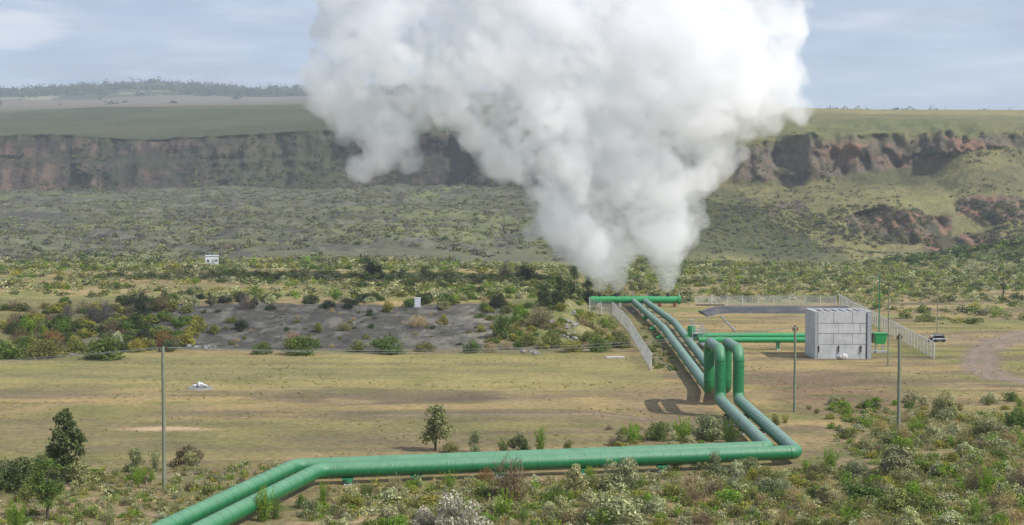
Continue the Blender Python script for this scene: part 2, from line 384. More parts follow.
# corridor beside the pipes
cor = sm(TX, 16.8, 17.8) * (1 - sm(TX, 22.5, 24)) * sm(TY, 165, 185) * (1 - sm(TY, 275, 285))
lay(cor * .7, [0.13, 0.13, 0.055]); lay(cor * sm(TY, 255, 270) * .8, [0.10, 0.075, 0.06])
cut = sm(TX, 24, 29) * (1 - sm(TX, 36, 46)) * sm(TY, 132, 142) * (1 - sm(TY, 165, 178))
lay(cut * (.3 + .9 * fbm(TX / 6, TY / 4, 93)), [0.20, 0.135, 0.085]); lay(cut * sm(fbm(TX / 5, TY / 4, 94), .52, .62) * .8, [0.13, 0.13, 0.05])
cut2 = sm(TX, 8, 14) * (1 - sm(TX, 19, 21)) * sm(TY, 128, 136) * (1 - sm(TY, 156, 166))
lay(cut2 * .55, [0.21, 0.155, 0.10])
# bare sandy patch on the left field and faint path
pt = np.exp(-(((TX + 30.3) / 4.6) ** 2 + ((TY - 130) / 1.3) ** 2) ** 2) * (0.7 + .6 * fbm(TX / 2, TY / 1, 95)); lay(pt, [0.50, 0.345, 0.21])
ph = np.exp(-((TY - (139.5 + 0.05 * TX + 3 * (fbm(TX / 12, TX * 0, 96) - .5))) / .55) ** 2) * (TX > -14) * (TX < 13); lay(ph * .5, [0.30, 0.235, 0.175])
# dirt track on the right
tr = [at(1040, 384), at(1000, 378), at(980, 368), at(982, 352), at(1000, 342), at(1030, 333), at(1100, 326)]
d = np.full(shp, 1e9)
for a, b in zip(tr[:-1], tr[1:]):
    ax, ay, bx, by = a.x, a.y, b.x, b.y; L2 = (bx - ax) ** 2 + (by - ay) ** 2
    t = np.clip(((TX - ax) * (bx - ax) + (TY - ay) * (by - ay)) / L2, 0, 1)
    d = np.minimum(d, np.hypot((TX - ax - t * (bx - ax)) * 1.0, (TY - ay - t * (by - ay)) * .55))
dw = d + 1.2 * (fbm(TX / 4, TY / 4, 97) - .5)
lay((1 - sm(dw, 1.4, 3.0)) * .9, [0.235, 0.175, 0.135]); lay(np.exp(-((dw - .9) / .35) ** 2) * .35, [0.32, 0.25, 0.2])
lay(np.exp(-(((TX - 66) / 9) ** 2 + ((TY - 214) / 8) ** 2)) * .5, [0.26, 0.2, 0.15])
# far land
lvc = lava * sm(TY, 400, 440)
lay(lvc, [0.135, 0.135, 0.082]); lay(lvc * sm(fbm(TX / 60, TY / 90, 101), .50, .62) * .85, [0.195, 0.205, 0.090])
lay(lvc * sm(fbm(TX / 14, TY / 20, 103), .55, .65) * .7, [0.085, 0.078, 0.070]); lay(lvc * sm(fbm(TX / 10, TY / 16, 104), .60, .68) * .5, [0.23, 0.22, 0.16])
rs = rgn(1.6, 7.2) * right
lay(rs, [0.165, 0.155, 0.075]); lay(rs * sm(fbm(TX / 40, TY / 40, 105), .5, .62) * .7, [0.095, 0.100, 0.048]); lay(rs * sm(fbm(TX / 26, TY / 22, 107), .52, .64) * .65, [0.245, 0.215, 0.095]); lay(rs * sm(fbm(TX / 12, TY / 30, 108), .54, .62) * .5, [0.10, 0.085, 0.06])
lay(sm(fan, .25, .6) * .75 * right, [0.095, 0.112, 0.048])
lay(ridge * .8, [0.085, 0.092, 0.045]); lay(above * (.3 + .8 * fbm(TX / 30, TY / 25, 153)), [0.25, 0.225, 0.095])
rc = np.array([0.155, 0.120, 0.095]); red = np.array([0.27, 0.15, 0.10])
strat = fbm(TX / 60, TZ / 3.5, 109, 3)
lay(sm(rockR, .22, .42) * .85, rc)
lay(sm(rockR, .3, .5) * sm(fbm(TX / 22, TZ / 7, 111), .46, .58) * sm(U, 790, 850) * (1 - .6 * sm(V, 152, 160) * (1 - sm(V, 190, 200))) * .75, red)
lay(sm(rockR, .2, .4) * sm(fbm(TX / 7, TZ / 9, 112), .57, .64) * .8, [0.06, 0.065, 0.04])
lay(clL, [0.066, 0.056, 0.046]);  # left cliff darkened: cloud shadow put into its base colour
lay(clL * sm(fbm(TX / 24, TZ / 6, 113), .45, .60) * .7 * (0.4 + 0.6 * sm(320 - U, 0, 120)), [0.125, 0.085, 0.065])
lay(clL * sm(fbm(TX / 5, TZ / 28, 115), .56, .66) * .55, [0.18, 0.125, 0.09])
lay(clL * sm(fbm(TX / 16, TZ / 12, 117), .54, .63) * .85, [0.050, 0.058, 0.035])
lay(clL * np.exp(-((V - 160 + 10 * (fbm(TX / 50, TY * 0, 116) - .5)) / 5.5) ** 2) * .75, [0.055, 0.060, 0.036])
lay(clL * sm(U, 180, 260) * (1 - sm(U, 330, 400)) * .6, [0.075, 0.085, 0.045])
lay(topL, [0.088, 0.092, 0.046]); lay(topL * sm(fbm(TX / 90, TY / 60, 121), .5, .62) * .6, [0.062, 0.068, 0.036])
lay(topL * right * .8, [0.195, 0.18, 0.080]); lay(topL * right * sm(fbm(TX / 60, TY / 80, 123), .52, .62) * .6, [0.125, 0.14, 0.055]); lay(rgn(7.8, 8.4) * right * .8, [0.27, 0.235, 0.10])
fr = sm(S, 8.0, 8.3) * (1 - right)
lay(fr, [0.195, 0.16, 0.12]); lay(fr * sm(fbm(TX / 300, TY / 160, 125), .5, .56) * .7, [0.16, 0.15, 0.12])
lay(sm(S, 9.9, 10.1), [0.06, 0.08, 0.04]); lay(sm(S, 9.9, 10.1) * sm(fbm(TX / 120, TY / 120, 127), .58, .64), [0.26, 0.24, 0.13])
lay((bump > 1.2) * sm(bump, 1, 3) * .8, [0.07, 0.09, 0.035])
NR = TX.shape[0]
Vt = np.stack([TX, TY, TZ], -1).reshape(-1, 3)
idx = np.arange(NR * NC).reshape(NR, NC)
Fq = np.stack([idx[:-1, :-1], idx[:-1, 1:], idx[1:, 1:], idx[1:, :-1]], -1).reshape(-1, 4)
me = np_mesh('ground', Vt, Fq, C.reshape(-1, 3), M['ground'], True)
fa = me.attributes.new('Far', 'FLOAT', 'POINT')
farv = np.clip(sm(S, 1.5, 3) * 0.9, 0, 1) * (1 - 0.5 * topL)
fa.data.foreach_set('value', farv.astype(np.float32).ravel())
ground = tag(link('ground', me), 'dry grass plain rising to lava field and escarpment', 'ground', kind='structure')
def gz(x, y):
    yy = y
    c = np.clip((x / (yy + Y0) + 0.5) * (NC - 1), 0, NC - 2); i = int(c); f = c - i
    a = np.interp(yy, TY[:, i], TZ[:, i]); b = np.interp(yy, TY[:, i + 1], TZ[:, i + 1])
    return float(a + (b - a) * f)
def gpt(u, v):                                       # ground point seen at a pixel of the design
    z = 0.0
    for _ in range(6):
        p = at(u, v, z); z = 0.5 * z + 0.5 * gz(p.x, p.y)
    p = at(u, v, z); return Vector((p.x, p.y, gz(p.x, p.y)))

# ------------------------------------------------------------------ vegetation templates (unit width 1)
def quads(cen, nrm, sz, asp, g, along=None):
    n = len(cen); nrm = nrm / np.linalg.norm(nrm, axis=1, keepdims=True)
    if along is None: along = g.normal(size=(n, 3))
    a = along - nrm * (along * nrm).sum(1, keepdims=True); a /= np.linalg.norm(a, axis=1, keepdims=True) + 1e-9
    b = np.cross(nrm, a); s = np.asarray(sz)[:, None]
    V = np.stack([cen - a * s, cen + b * s * asp, cen + a * s, cen - b * s * asp], 1).reshape(-1, 3)
    return V
def lobes_crown(g, K, n, h=0.8, leaf=0.03, lob=(0.12, 0.24), tips=0.0, tipc=(2.2, 2.0, 1.8), base=0.0, shape='dome', gap=0.0):
    cs = []; rs = []
    while len(cs) < K:
        p = g.uniform(-1, 1, 3)
        if shape == 'dome':
            p[2] = abs(p[2]);
            if np.linalg.norm(p) > 1: continue
            c = np.array([p[0] * .36, p[1] * .36, base + p[2] * (h - base - .14)])
        elif shape == 'column':
            if p[0] ** 2 + p[1] ** 2 > 1: continue
            zz = (p[2] + 1) / 2; w = 1.3 * (1 - zz) ** .6 * (zz + .12) ** .3
            c = np.array([p[0] * .36 * w, p[1] * .36 * w, base + zz * (h - base - .1)])
        cs.append(c); rs.append(g.uniform(*lob) * (1 if shape == 'dome' else (1.15 - .55 * (c[2] - base) / (h - base))))
    cs = np.array(cs); rs = np.array(rs)
    w = rs ** 2; k = g.choice(K, n, p=w / w.sum())
    d = g.normal(size=(n, 3)); d /= np.linalg.norm(d, axis=1, keepdims=True); 
    rad = rs[k] * (g.uniform(.45, 1.08, n) ** .5 if shape == 'dome' and not gap else np.clip(g.normal(.8, .38, n), .1, 1.9))
    P = cs[k] + d * rad[:, None] * np.array([1, 1, .85])
    ok = P[:, 2] > 0.01
    P = P[ok]; d = d[ok]; k = k[ok]
    nr = d * .9 + np.array([0, 0, .35]) + g.normal(size=P.shape) * .55
    V = quads(P, nr, leaf * g.uniform(.6, 1.35, len(P)), .55, g)
    lobev = g.uniform(.78, 1.2, K)[k]
    col = (lobev * g.uniform(.6, 1.4, len(P)))[:, None] * np.ones(3)
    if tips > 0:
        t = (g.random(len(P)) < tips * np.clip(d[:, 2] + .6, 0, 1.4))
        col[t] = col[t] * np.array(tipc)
    return V, np.repeat(col, 4, 0)
def spiky(g, ns, n, h=1.0, leaf=0.035, spread=.5):
    base = g.normal(size=(ns, 2)) * .10; out = g.normal(size=(ns, 2)) * spread * .42; hh = g.uniform(.55, 1, ns) * h
    k = g.integers(0, ns, n); t = g.uniform(.05, 1, n)
    P = np.stack([base[k, 0] + out[k, 0] * t, base[k, 1] + out[k, 1] * t, hh[k] * t], 1)
    rad = .085 * (1 - t * .75); P += g.normal(size=P.shape) * rad[:, None] * np.array([1, 1, .6])
    P[:, 2] = np.abs(P[:, 2]); al = np.stack([out[k, 0], out[k, 1], hh[k]], 1) + g.normal(size=P.shape) * .35
    nr = g.normal(size=P.shape); nr[:, 2] *= .4
    V = quads(P, nr, leaf * g.uniform(.7, 1.4, n), .28, g, al)
    return V, np.repeat((g.uniform(.6, 1.4, n) * (.8 + .4 * t))[:, None] * np.ones(3), 4, 0)
def twigs(g, n, h=.8):
    a = g.uniform(0, 6.28, n); el = np.arccos(g.uniform(0.05, 1, n)); t0 = g.uniform(.0, .6, n)
    d = np.stack([np.cos(a) * np.sin(el), np.sin(a) * np.sin(el), np.cos(el) * h / .5], 1) * .5
    P = d * (t0 + .32)[:, None] + g.normal(size=(n, 3)) * .03; P[:, 2] = np.abs(P[:, 2])
    V = quads(P, g.normal(size=(n, 3)), np.full(n, .085), .07, g, d + g.normal(size=(n, 3)) * .15)
    return V, np.repeat(g.uniform(.6, 1.4, n)[:, None] * np.ones(3), 4, 0)
def tuft(g, n, h=.6):
    a = g.uniform(0, 6.28, n); r = g.uniform(0, .35, n); P = np.stack([np.cos(a) * r, np.sin(a) * r, np.full(n, h * .4) * g.uniform(.6, 1.2, n)], 1)
    al = np.stack([np.cos(a) * .35, np.sin(a) * .35, np.ones(n)], 1) + g.normal(size=(n, 3)) * .15
    V = quads(P, g.normal(size=(n, 3)) * np.array([1, 1, .3]), h * .45 * g.uniform(.6, 1.1, n), .10, g, al)
    V[:, 2] = np.maximum(V[:, 2], 0)
    return V, np.repeat(g.uniform(.6, 1.4, n)[:, None] * np.ones(3), 4, 0)
def cat(*vc):
    return np.concatenate([a for a, _ in vc]), np.concatenate([b for _, b in vc])
G = lambda s: np.random.default_rng(s)
TPL = {'silver': [], 'leafy': [], 'spiky': [], 'bare': [], 'tuft': [], 'column': []}
for s in range(5):
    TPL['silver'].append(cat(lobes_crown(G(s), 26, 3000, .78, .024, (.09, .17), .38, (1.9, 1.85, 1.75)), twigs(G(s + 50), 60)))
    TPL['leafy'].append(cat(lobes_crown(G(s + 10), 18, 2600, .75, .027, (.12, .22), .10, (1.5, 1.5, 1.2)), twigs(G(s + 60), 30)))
for s in range(3):
    TPL['spiky'].append(spiky(G(s + 20), 22, 1800)); TPL['bare'].append(cat(twigs(G(s + 30), 900), lobes_crown(G(s + 33), 14, 500, .7, .02, (.1, .2))))
    TPL['tuft'].append(tuft(G(s + 40), 26)); TPL['column'].append(lobes_crown(G(s + 44), 22, 2400, 1.5, .026, (.12, .2), 0, shape='column'))
def tpl_mesh(kind, i, nm):
    V_, c_ = TPL[kind][i]; f = np.arange(len(V_)).reshape(-1, 4)
    return np_mesh(nm, V_, f, c_, M['leaf'])
MESH = {k: [tpl_mesh(k, i, k + '_foliage') for i in range(len(TPL[k]))] for k in TPL}
def thin(kind, i, n, grow):                                   # far copy: fewer, larger leaves
    V_, c_ = TPL[kind][i]; nq = len(V_) // 4; k = G(n + i).choice(nq, min(n, nq), replace=False)
    Q = V_.reshape(nq, 4, 3)[k]; cc = c_.reshape(nq, 4, 3)[k]; m_ = Q.mean(1, keepdims=True)
    return ((Q - m_) * grow + m_).reshape(-1, 3), cc.reshape(-1, 3)
TINT = {  # linear leaf colours
 'silver': (0.235, 0.245, 0.110), 'silver2': (0.29, 0.29, 0.145), 'pale': (0.37, 0.34, 0.245), 'olive': (0.185, 0.195, 0.050), 'green': (0.110, 0.170, 0.030),
 'bright': (0.175, 0.275, 0.025), 'yellow': (0.28, 0.265, 0.045), 'dark': (0.070, 0.100, 0.030), 'deep': (0.046, 0.062, 0.034), 'brown': (0.19, 0.145, 0.080),
 'tree1': (0.11, 0.14, 0.045), 'tree2': (0.21, 0.225, 0.08), 'mauve': (0.135, 0.115, 0.105), 'rust': (0.29, 0.16, 0.06), 'cream': (0.37, 0.37, 0.20), 'straw': (0.40, 0.32, 0.15), 'blue': (0.185, 0.215, 0.100)}
NIND = [0]
def shrub(x, y, w, h, kind, tint, label, group=None, z=None, cat_='shrub', name='shrub', asp=None):
    me_ = random.choice(MESH[kind]); o = bpy.data.objects.new(name, me_); COL.objects.link(o)
    hh = {'silver': .85, 'leafy': .85, 'spiky': 1.0, 'bare': .85, 'tuft': .6, 'column': 1.5}[kind]
    o.location = (x, y, (gz(x, y) if z is None else z) - .04); o.scale = (w, w * random.uniform(.85, 1.15), h / hh)
    o.rotation_euler = (0, 0, random.uniform(0, 6.28)); j = random.uniform(.88, 1.14); c = TINT[tint]
    o.color = (c[0] * j * random.uniform(.92, 1.08), c[1] * j, c[2] * j * random.uniform(.9, 1.1), 1)
    NIND[0] += 1
    return tag(o, label, cat_, group)
def hero(u, v, top, wpx, kind, tint, label, **k):             # u, base row, top row, width
    p = gpt(u, v); D = p.y; return shrub(p.x, p.y, wpx * D / F, max(.25, (1.32 if kind == 'silver' else 1.17) * (v - top) * D / F), kind, tint, label, **k)
def scatter_mesh(name, items, label, catg, tplset, kindv='stuff'):
    """items: x,y,z,w,h,tplindex,r,g,b -> one mesh"""
    Vs_, Cs_ = [], []
    items = np.array(items)
    for ti in range(len(tplset)):
        it = items[items[:, 5] == ti]
        if not len(it): continue
        tv, tcx = tplset[ti]; n = len(it); a = rng.uniform(0, 6.28, n); ca, sa = np.cos(a)[:, None], np.sin(a)[:, None]
        X = (tv[None, :, 0] * ca - tv[None, :, 1] * sa) * it[:, 3:4] + it[:, 0:1]
        Y = (tv[None, :, 0] * sa + tv[None, :, 1] * ca) * it[:, 3:4] + it[:, 1:2]
        Z = tv[None, :, 2] * it[:, 4:5] + it[:, 2:3]
        Vs_.append(np.stack([X, Y, Z], -1).reshape(-1, 3)); Cs_.append((tcx[None] * it[:, None, 6:9]).reshape(-1, 3))
    V_ = np.concatenate(Vs_); c_ = np.concatenate(Cs_)
    me_ = np_mesh(name, V_, np.arange(len(V_)).reshape(-1, 4), c_, M['leaf'])
    return tag(link(name, me_), label, catg, kind=kindv)
def tree(u, v, top, wpx, tint, label, trunk_frac=.25, K=20, n=4200, seed=1, lob=(.07, .15), group=None, leaf=.026, shape='column', p=None, lean=0.0):
    p = gpt(u, v); D = p.y; H = (v - top) * D / F; W = wpx * D / F
    root = tag(empty('tree', p), label, 'tree', group); g = G(seed)
    mb = MB(); R = max(.05, H * .02)
    tp = [(0, 0, -.1), (lean * .2 + .02 * H, 0, H * .25), (lean * .6, .01 * H, H * .55), (lean, 0, H * .85)]
    mb.tube(tp, [R * 1.3, R, R * .7, R * .25], 8)
    for i in range(9):
        a = g.uniform(0, 6.28); z0 = H * g.uniform(trunk_frac, .7); l = W * .4 * (1.1 - z0 / H)
        mb.tube([(lean * .5, 0, z0), (math.cos(a) * l * .5, math.sin(a) * l * .5, z0 + H * .08), (math.cos(a) * l, math.sin(a) * l, z0 + H * .15)], [R * .5, R * .35, R * .12], 5)
    mb.build('trunk', M['bark'], root)
    hn = H / W; K = int(K * 1.9); n = int(n * 1.15); lob = (lob[0] * .8, lob[1] * .85); leaf = leaf * 1.15
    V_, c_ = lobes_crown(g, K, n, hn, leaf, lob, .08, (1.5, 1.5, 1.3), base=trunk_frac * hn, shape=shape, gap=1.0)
    V_ = V_ * W; V_[:, 0] += lean * V_[:, 2] / H
    me_ = np_mesh('crown', V_, np.arange(len(V_)).reshape(-1, 4), c_, M['leaf'])
    cr = link('crown', me_, root); cr.color = (*TINT[tint], 1)
    return root

# ------------------------------------------------------------------ pipes
def arc_path(pts, R):
    """rounded polyline -> list of (kind, points)"""
    pts = [Vector(p) for p in pts]; segs = []; start = pts[0]
    Rs = R if hasattr(R, '__len__') else [R] * (len(pts) - 2)
    for i in range(1, len(pts) - 1):
        a, p, b = pts[i - 1], pts[i], pts[i + 1]
        d1 = (a - p).normalized(); d2 = (b - p).normalized(); ang = d1.angle(d2)
        t = Rs[i - 1] / math.tan(ang / 2); s = p + d1 * t; e = p + d2 * t
        segs.append(('run', [start, s]))
        c = p + (d1 + d2).normalized() * (Rs[i - 1] / math.sin(ang / 2)); tot = math.pi - ang
        n = max(3, int(tot / .16)); v1 = s - c; ax = v1.cross(e - c).normalized()
        segs.append(('elbow', [c + Matrix.Rotation(tot * k / n, 3, ax) @ v1 for k in range(n + 1)])); start = e
    segs.append(('run', [start, pts[-1]])); return segs
def build_pipe(pts, R, r, m, label, cat_, name='steam_pipe', group=None, seam=1.2, clips=False):
    root = tag(empty(name, Vector(pts[0])), label, cat_, group); off = Vector(pts[0])
    for kind, P in arc_path(pts, R):
        mb = MB()
        P = [p - off for p in P]
        if kind == 'run':
            d = P[1] - P[0]; L = d.length; d.normalize(); n = max(1, int(L / 2))
            mb.tube([P[0] + d * (L * k / n) for k in range(n + 1)], r, 24, 0, False)
            k = seam * .5
            while k < L:
                c = P[0] + d * k; mb.tube([c - d * .03, c + d * .03], r + .012, 24, 0, True); k += seam
            if clips and abs(d.z) < .3 and abs(d.x) > .8:
                side = d.cross(Vector((0, 0, 1))).normalized(); side = side if side.y < 0 else -side; k = .4; q = 0
                while k < L:
                    s_ = .16 if q % 6 else .26
                    c = P[0] + d * k + side * (r * math.cos(.45) + .012) + Vector((0, 0, r * math.sin(.45)))
                    mb.box(c, (.035, .03, s_), math.atan2(d.y, d.x), 1); k += .62 + .05 * ((q * 7) % 3); q += 1
            mb.build('pipe_run', [m if (abs((P[1] - P[0]).normalized().y) < .9 or P[1].y + off.y < 113 or m.name[:6] != 'green_') else M['pipe_old'], M['clip']], root)  # pipe_old: receding runs greyed for sky reflection, not older cladding
        else:
            mb.tube(P, r + .004, 24, 0, False); 
            for k in range(0, len(P), 3):
                pass
            mb.build('elbow', m, root)
    return root
def pipe_support(x, y, zp, r, rz=0.0, width=.0, label='', group='pipe supports', thick=.22, m='green_steel'):
    z0 = gz(x, y) - .05
    root = tag(empty('pipe_support', (x, y, z0), rz), label, 'pipe support', group); h = zp - r - z0
    b = MB(); b.box((0, 0, .06), (max(.6, width + .4), .55, .2), top=(.92, .92)); b.build('concrete_base', M['concrete'], root)
    p = MB()
    xs = [0] if width < .5 else [-width / 2, width / 2]
    for q in xs: p.tube([(q, 0, .2), (q, 0, h - .12)], thick, 12)
    p.build('post', M[m], root)
    s = MB(); s.box((0, 0, h - .1), (width + r * 1.5, .34, .16)); s.build('saddle', M[m], root)
    return root
rP = 0.53
zA = 1.05
A = [(-23.1, 62.5, zA), (-13.6, 104.4, zA), (21.4, 112.2, zA), (21.5, 141.8, zA), (21.5, 141.8, 5.8), (21.5, 149.8, 5.8), (21.5, 149.8, zA), (25.2, 232, zA), (25.0, 281.2, zA)]
B = [(-25.4, 62.5, zA), (-15.5, 106.2, zA), (19.6, 114.1, zA), (19.75, 141.8, zA), (19.75, 141.8, 5.8), (19.75, 149.8, 5.8), (19.75, 149.8, zA), (22.5, 222, zA), (22.8, 281.2, zA)]
RR = [1.2, .75, .8, 1.05, 1.05, .8, 3.0]
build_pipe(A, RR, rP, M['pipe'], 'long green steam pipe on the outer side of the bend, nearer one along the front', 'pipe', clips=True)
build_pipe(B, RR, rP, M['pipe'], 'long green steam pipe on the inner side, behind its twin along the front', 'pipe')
def onA(t, y=None): pass
sup_w = 1.9
fa_dir = math.atan2(112.2 - 104.4, 35)
for i, (fx) in enumerate([.054, .19, .36, .53, .70, .88]):
    x = -13.6 + 35 * fx; y = 104.4 + 7.8 * fx
    lab = ['stout green post with concrete foot under the long pipes beside their left bend', 'slim green post under the long front pipes, right of the stout one', 'green post under the long pipes hidden in scrub'][min(i, 2)]
    pipe_support(x + .15, y - .05, zA, rP, fa_dir, 0, lab, thick=.34 if i == 0 else .16)
for k, y in enumerate([160, 169, 178, 187, 196, 205, 215, 226, 238, 250, 262, 273]):
    xa = np.interp(y, [149.8, 232, 281], [21.5, 25.2, 25.0]); xb = np.interp(y, [149.8, 222, 281], [19.75, 22.5, 22.8])
    pipe_support((xa + xb) / 2, y, zA, rP, 0, xa - xb, 'grey twin post trestle carrying the two pipes up the valley', 'trestles under the pipes running to the header', .09, 'galv')
for k, y in enumerate([118.5, 127, 136]):
    pipe_support(20.6, y, zA, rP, 0, 1.8, 'grey twin post trestle between the loop and the front bend', 'trestles between the loop and the bend', .10, 'dark_steel')
for x_ in (18.6, ):
    pass
# rock catcher pieces beside the pipes (small green valves below)
for (u, v) in ((647, 318), (655, 329), (662, 338)):
    p = gpt(u - 2, v + 3)
    r_ = tag(empty('drain_valve', (p.x, p.y, p.z)), 'small bright green drain valve in the shade below the two pipes', 'valve', 'drain valves under the pipes')
    mb = MB(); mb.tube([(0, 0, 0), (0, 0, .9)], .22, 12); mb.tube([(-.5, 0, .5), (.5, 0, .5)], .2, 12); mb.build('valve_body', M['pipe_bright'], r_)
    mb = MB(); mb.tube([(0, 0, .9), (0, 0, 1.15)], .04, 8); mb.tube([(0, 0, 1.1), (0, 0, 1.15)], .25, 14); mb.build('hand_wheel', M['dark_steel'], r_)

# header with vents
hx0, hx1, hy, hz = 14.8, 31.6, 281.6, 1.25
hr = tag(empty('steam_header', (hx0, hy, 0)), 'fat bright green header pipe with steam jetting from its vents', 'header pipe')
mb = MB(); Lh = hx1 - hx0
mb.tube([(0, 0, hz), (Lh * .25, 0, hz), (Lh * .5, 0, hz), (Lh, 0, hz)], .68, 28, 0, True); 
for k in range(9): mb.tube([(1 + k * 1.85, 0, hz), (1.1 + k * 1.85, 0, hz)], .705, 28)
mb.build('header_barrel', M['pipe_bright'], hr)
mb = MB(); mb.tube([(Lh - .35, 0, hz), (Lh, 0, hz)], .86, 28); mb.tube([(Lh, 0, hz), (Lh + .12, 0, hz)], .72, 28); mb.build('end_flange', M['pipe_bright'], hr)
mb = MB(); mb.tube([(0, 0, hz), (-.3, 0, hz)], [.68, .45], 28); mb.build('end_cap', M['pipe_bright'], hr)
vents = [(600, 1), (617, 1), (668, 1)]; 
for u, _ in vents:
    x = (u - 512) / F * hy - hx0; mb = MB(); mb.tube([(x, 0, hz + .5), (x, 0, hz + 1.15)], .3, 14); mb.tube([(x, 0, hz + 1.0), (x, 0, hz + 1.2)], .42, 14); mb.build('vent_nozzle', M['dark_steel'], hr)
for u in (633, 648, 679.5):
    x = (u - 512) / F * hy - hx0; mb = MB(); mb.tube([(x, 0, hz + .6), (x, 0, hz + 1.35)], .1, 8); mb.build('instrument_stub', M['galv'], hr)
for k, x in enumerate((1.5, 5.5, 9.5, 13, 15.8)):
    mb = MB(); mb.box((x, 0, .3), (.5, 1.3, .8)); mb.build('cradle', M['terra'] if k > 2 else M['concrete'], hr)

# branch pipes behind the loop
for k, (yy, v, lab) in enumerate(((199.5, 1.35, 'bright green branch pipe running to the concrete block, nearer of the pair'), (201.3, 1.75, 'bright green branch pipe running to the concrete block, farther of the pair'))):
    build_pipe([(24.9, yy, v), (43.2, yy, v)], [], .37, M['pipe_bright'], lab, 'pipe', 'branch_pipe', seam=.9)
for x in (29.5, 35.6, 41.5):
    pipe_support(x, 200.2, 1.35, .37, math.pi / 2, 1.4, 'green post with foot under the two branch pipes', 'supports of the branch pipes', .12)
# valve station
vs = tag(empty('valve_station', (24.2, 204.0, gz(24.2, 204) - .05)), 'green gate valve with grey railed access platform where branch pipes meet the line', 'valve station')
mb = MB(); mb.tube([(0, -2, 1.5), (0, -2, 3.1)], .5, 16); mb.tube([(-.8, -2, 1.5), (1.2, -2, 1.5)], .45, 16); mb.tube([(0, -2, 2.6), (0, -2, 2.75)], .62, 16); mb.build('valve_body', M['pipe_bright'], vs)
mb = MB(); mb.tube([(0, -2, 3.1), (0, -2, 4.0)], .06, 8)
ring = [(.38 * math.cos(a), -2 + .38 * math.sin(a), 3.9) for a in np.linspace(0, 2 * math.pi, 17)]; mb.tube(ring, .04, 6)
for a in range(3): mb.tube([(.38 * math.cos(a * 2.1), -2 + .38 * math.sin(a * 2.1), 3.9), (0, -2, 3.9)], .03, 6)
mb.build('hand_wheel', M['galv'], vs)
mb = MB(); mb.box((.75, -2.0, 2.1), (1.5, 2.2, .08)); mb.build('platform_deck', M['galv'], vs)
for (a, b) in ((.05, -3.05), (1.45, -3.05), (.05, -.95), (1.45, -.95)):
    mb = MB(); mb.tube([(a, b, 0), (a, b, 3.25)], .05, 8); mb.build('platform_leg', M['galv'], vs)
mb = MB()
for z in (2.65, 3.2):
    mb.tube([(.05, -3.05, z), (1.45, -3.05, z), (1.45, -.95, z), (.05, -.95, z)], .035, 6)
for k in range(5): mb.tube([(.2 + k * .28, -3.05, 2.1), (.2 + k * .28, -3.05, 3.2)], .02, 5)
mb.build('railing', M['galv'], vs)
mb = MB(); mb.tube([(1.7, -3.0, 0), (1.7, -3.0, 3.1)], .03, 6); mb.tube([(2.1, -3.0, 0), (2.1, -3.0, 3.1)], .03, 6)
for k in range(9): mb.tube([(1.7, -3.0, .3 + k * .32), (2.1, -3.0, .3 + k * .32)], .02, 5)
mb.build('ladder', M['galv'], vs)

# concrete block (open-topped silencer pit)
bx0, bx1, by0, by1, bh = 38.0, 45.1, 187.6, 194.0, 6.05
M['blockwall'] = None
m, nt, b = mat('cast_concrete_panels'); tc = N(nt, 'ShaderNodeTexCoord')
n1 = noise(nt, .7, 6, .7, tc.outputs['Object']); r1 = ramp(nt, n1.outputs[0], [(.3, (.36, .365, .365)), (.5, (.48, .485, .48)), (.72, (.58, .58, .57))])
mp = N(nt, 'ShaderNodeMapping'); mp.inputs['Scale'].default_value = (3, 3, .25); nt.links.new(tc.outputs['Object'], mp.inputs[0])
n2 = noise(nt, 1.2, 4, .6, mp.outputs[0]); r2 = ramp(nt, n2.outputs[0], [(.4, (.72, .72, .72)), (.6, (1, 1, 1))])
o_ = mix(nt, r1.outputs[0], r2.outputs[0], .3, 'MULTIPLY'); nt.links.new(o_, b.inputs['Base Color']); b.inputs['Roughness'].default_value = .92
M['blockwall'] = m
bl = tag(empty('concrete_chamber', (bx0, by0, 0)), 'square open topped grey concrete chamber with panelled walls', 'concrete chamber')
W_, D_ = bx1 - bx0, by1 - by0; T = .38
def panel_wall(name, org, rz, L, cols=(0.0, .27, .62, .7, 1.0)):
    mb = MB(); rows = [0, 1.25, 1.3, 3.0, 4.4, 5.25, bh]; R = Matrix.Rotation(rz, 3, 'Z')
    rows = [-.3, 1.9, 3.25, 4.55, bh]
    for k in range(len(rows) - 1):
        cuts = [0, .33 if k % 2 else .42, .66 if k % 2 else .80, 1]
        for a, c in zip(cuts[:-1], cuts[1:]):
            z0, z1 = rows[k] + .035, rows[k + 1] - .035; x0, x1 = a * L + .03, c * L - .03
            jx = random.uniform(-.012, .012)
            cen = Vector(org) + R @ Vector(((x0 + x1) / 2, T / 2 + jx, 0)); mb.box((cen.x, cen.y, (z0 + z1) / 2), (x1 - x0, T, z1 - z0), rz)
    cen = Vector(org) + R @ Vector((L / 2, T / 2 + .04, 0)); mb.box((cen.x, cen.y, (bh - .4) / 2), (L - .02, T - .14, bh - .05), rz)
    return mb.build(name, M['blockwall'], bl)
panel_wall('front_wall', (.0, 0, 0), 0, W_)
panel_wall('back_wall', (.0, D_ - T, 0), 0, W_)
panel_wall('left_wall', (T - .0, T + .005, 0), math.pi / 2, D_ - 2 * T - .01)
panel_wall('right_wall', (W_, T + .005, 0), math.pi / 2, D_ - 2 * T - .01)
for (x, w) in ((.14, .34), (W_ - .30, .5)):
    mb = MB(); mb.box((x, -.06, bh / 2 - .02), (w, .12, bh)); c = mb.build('corner_channel', M['galv'], bl)
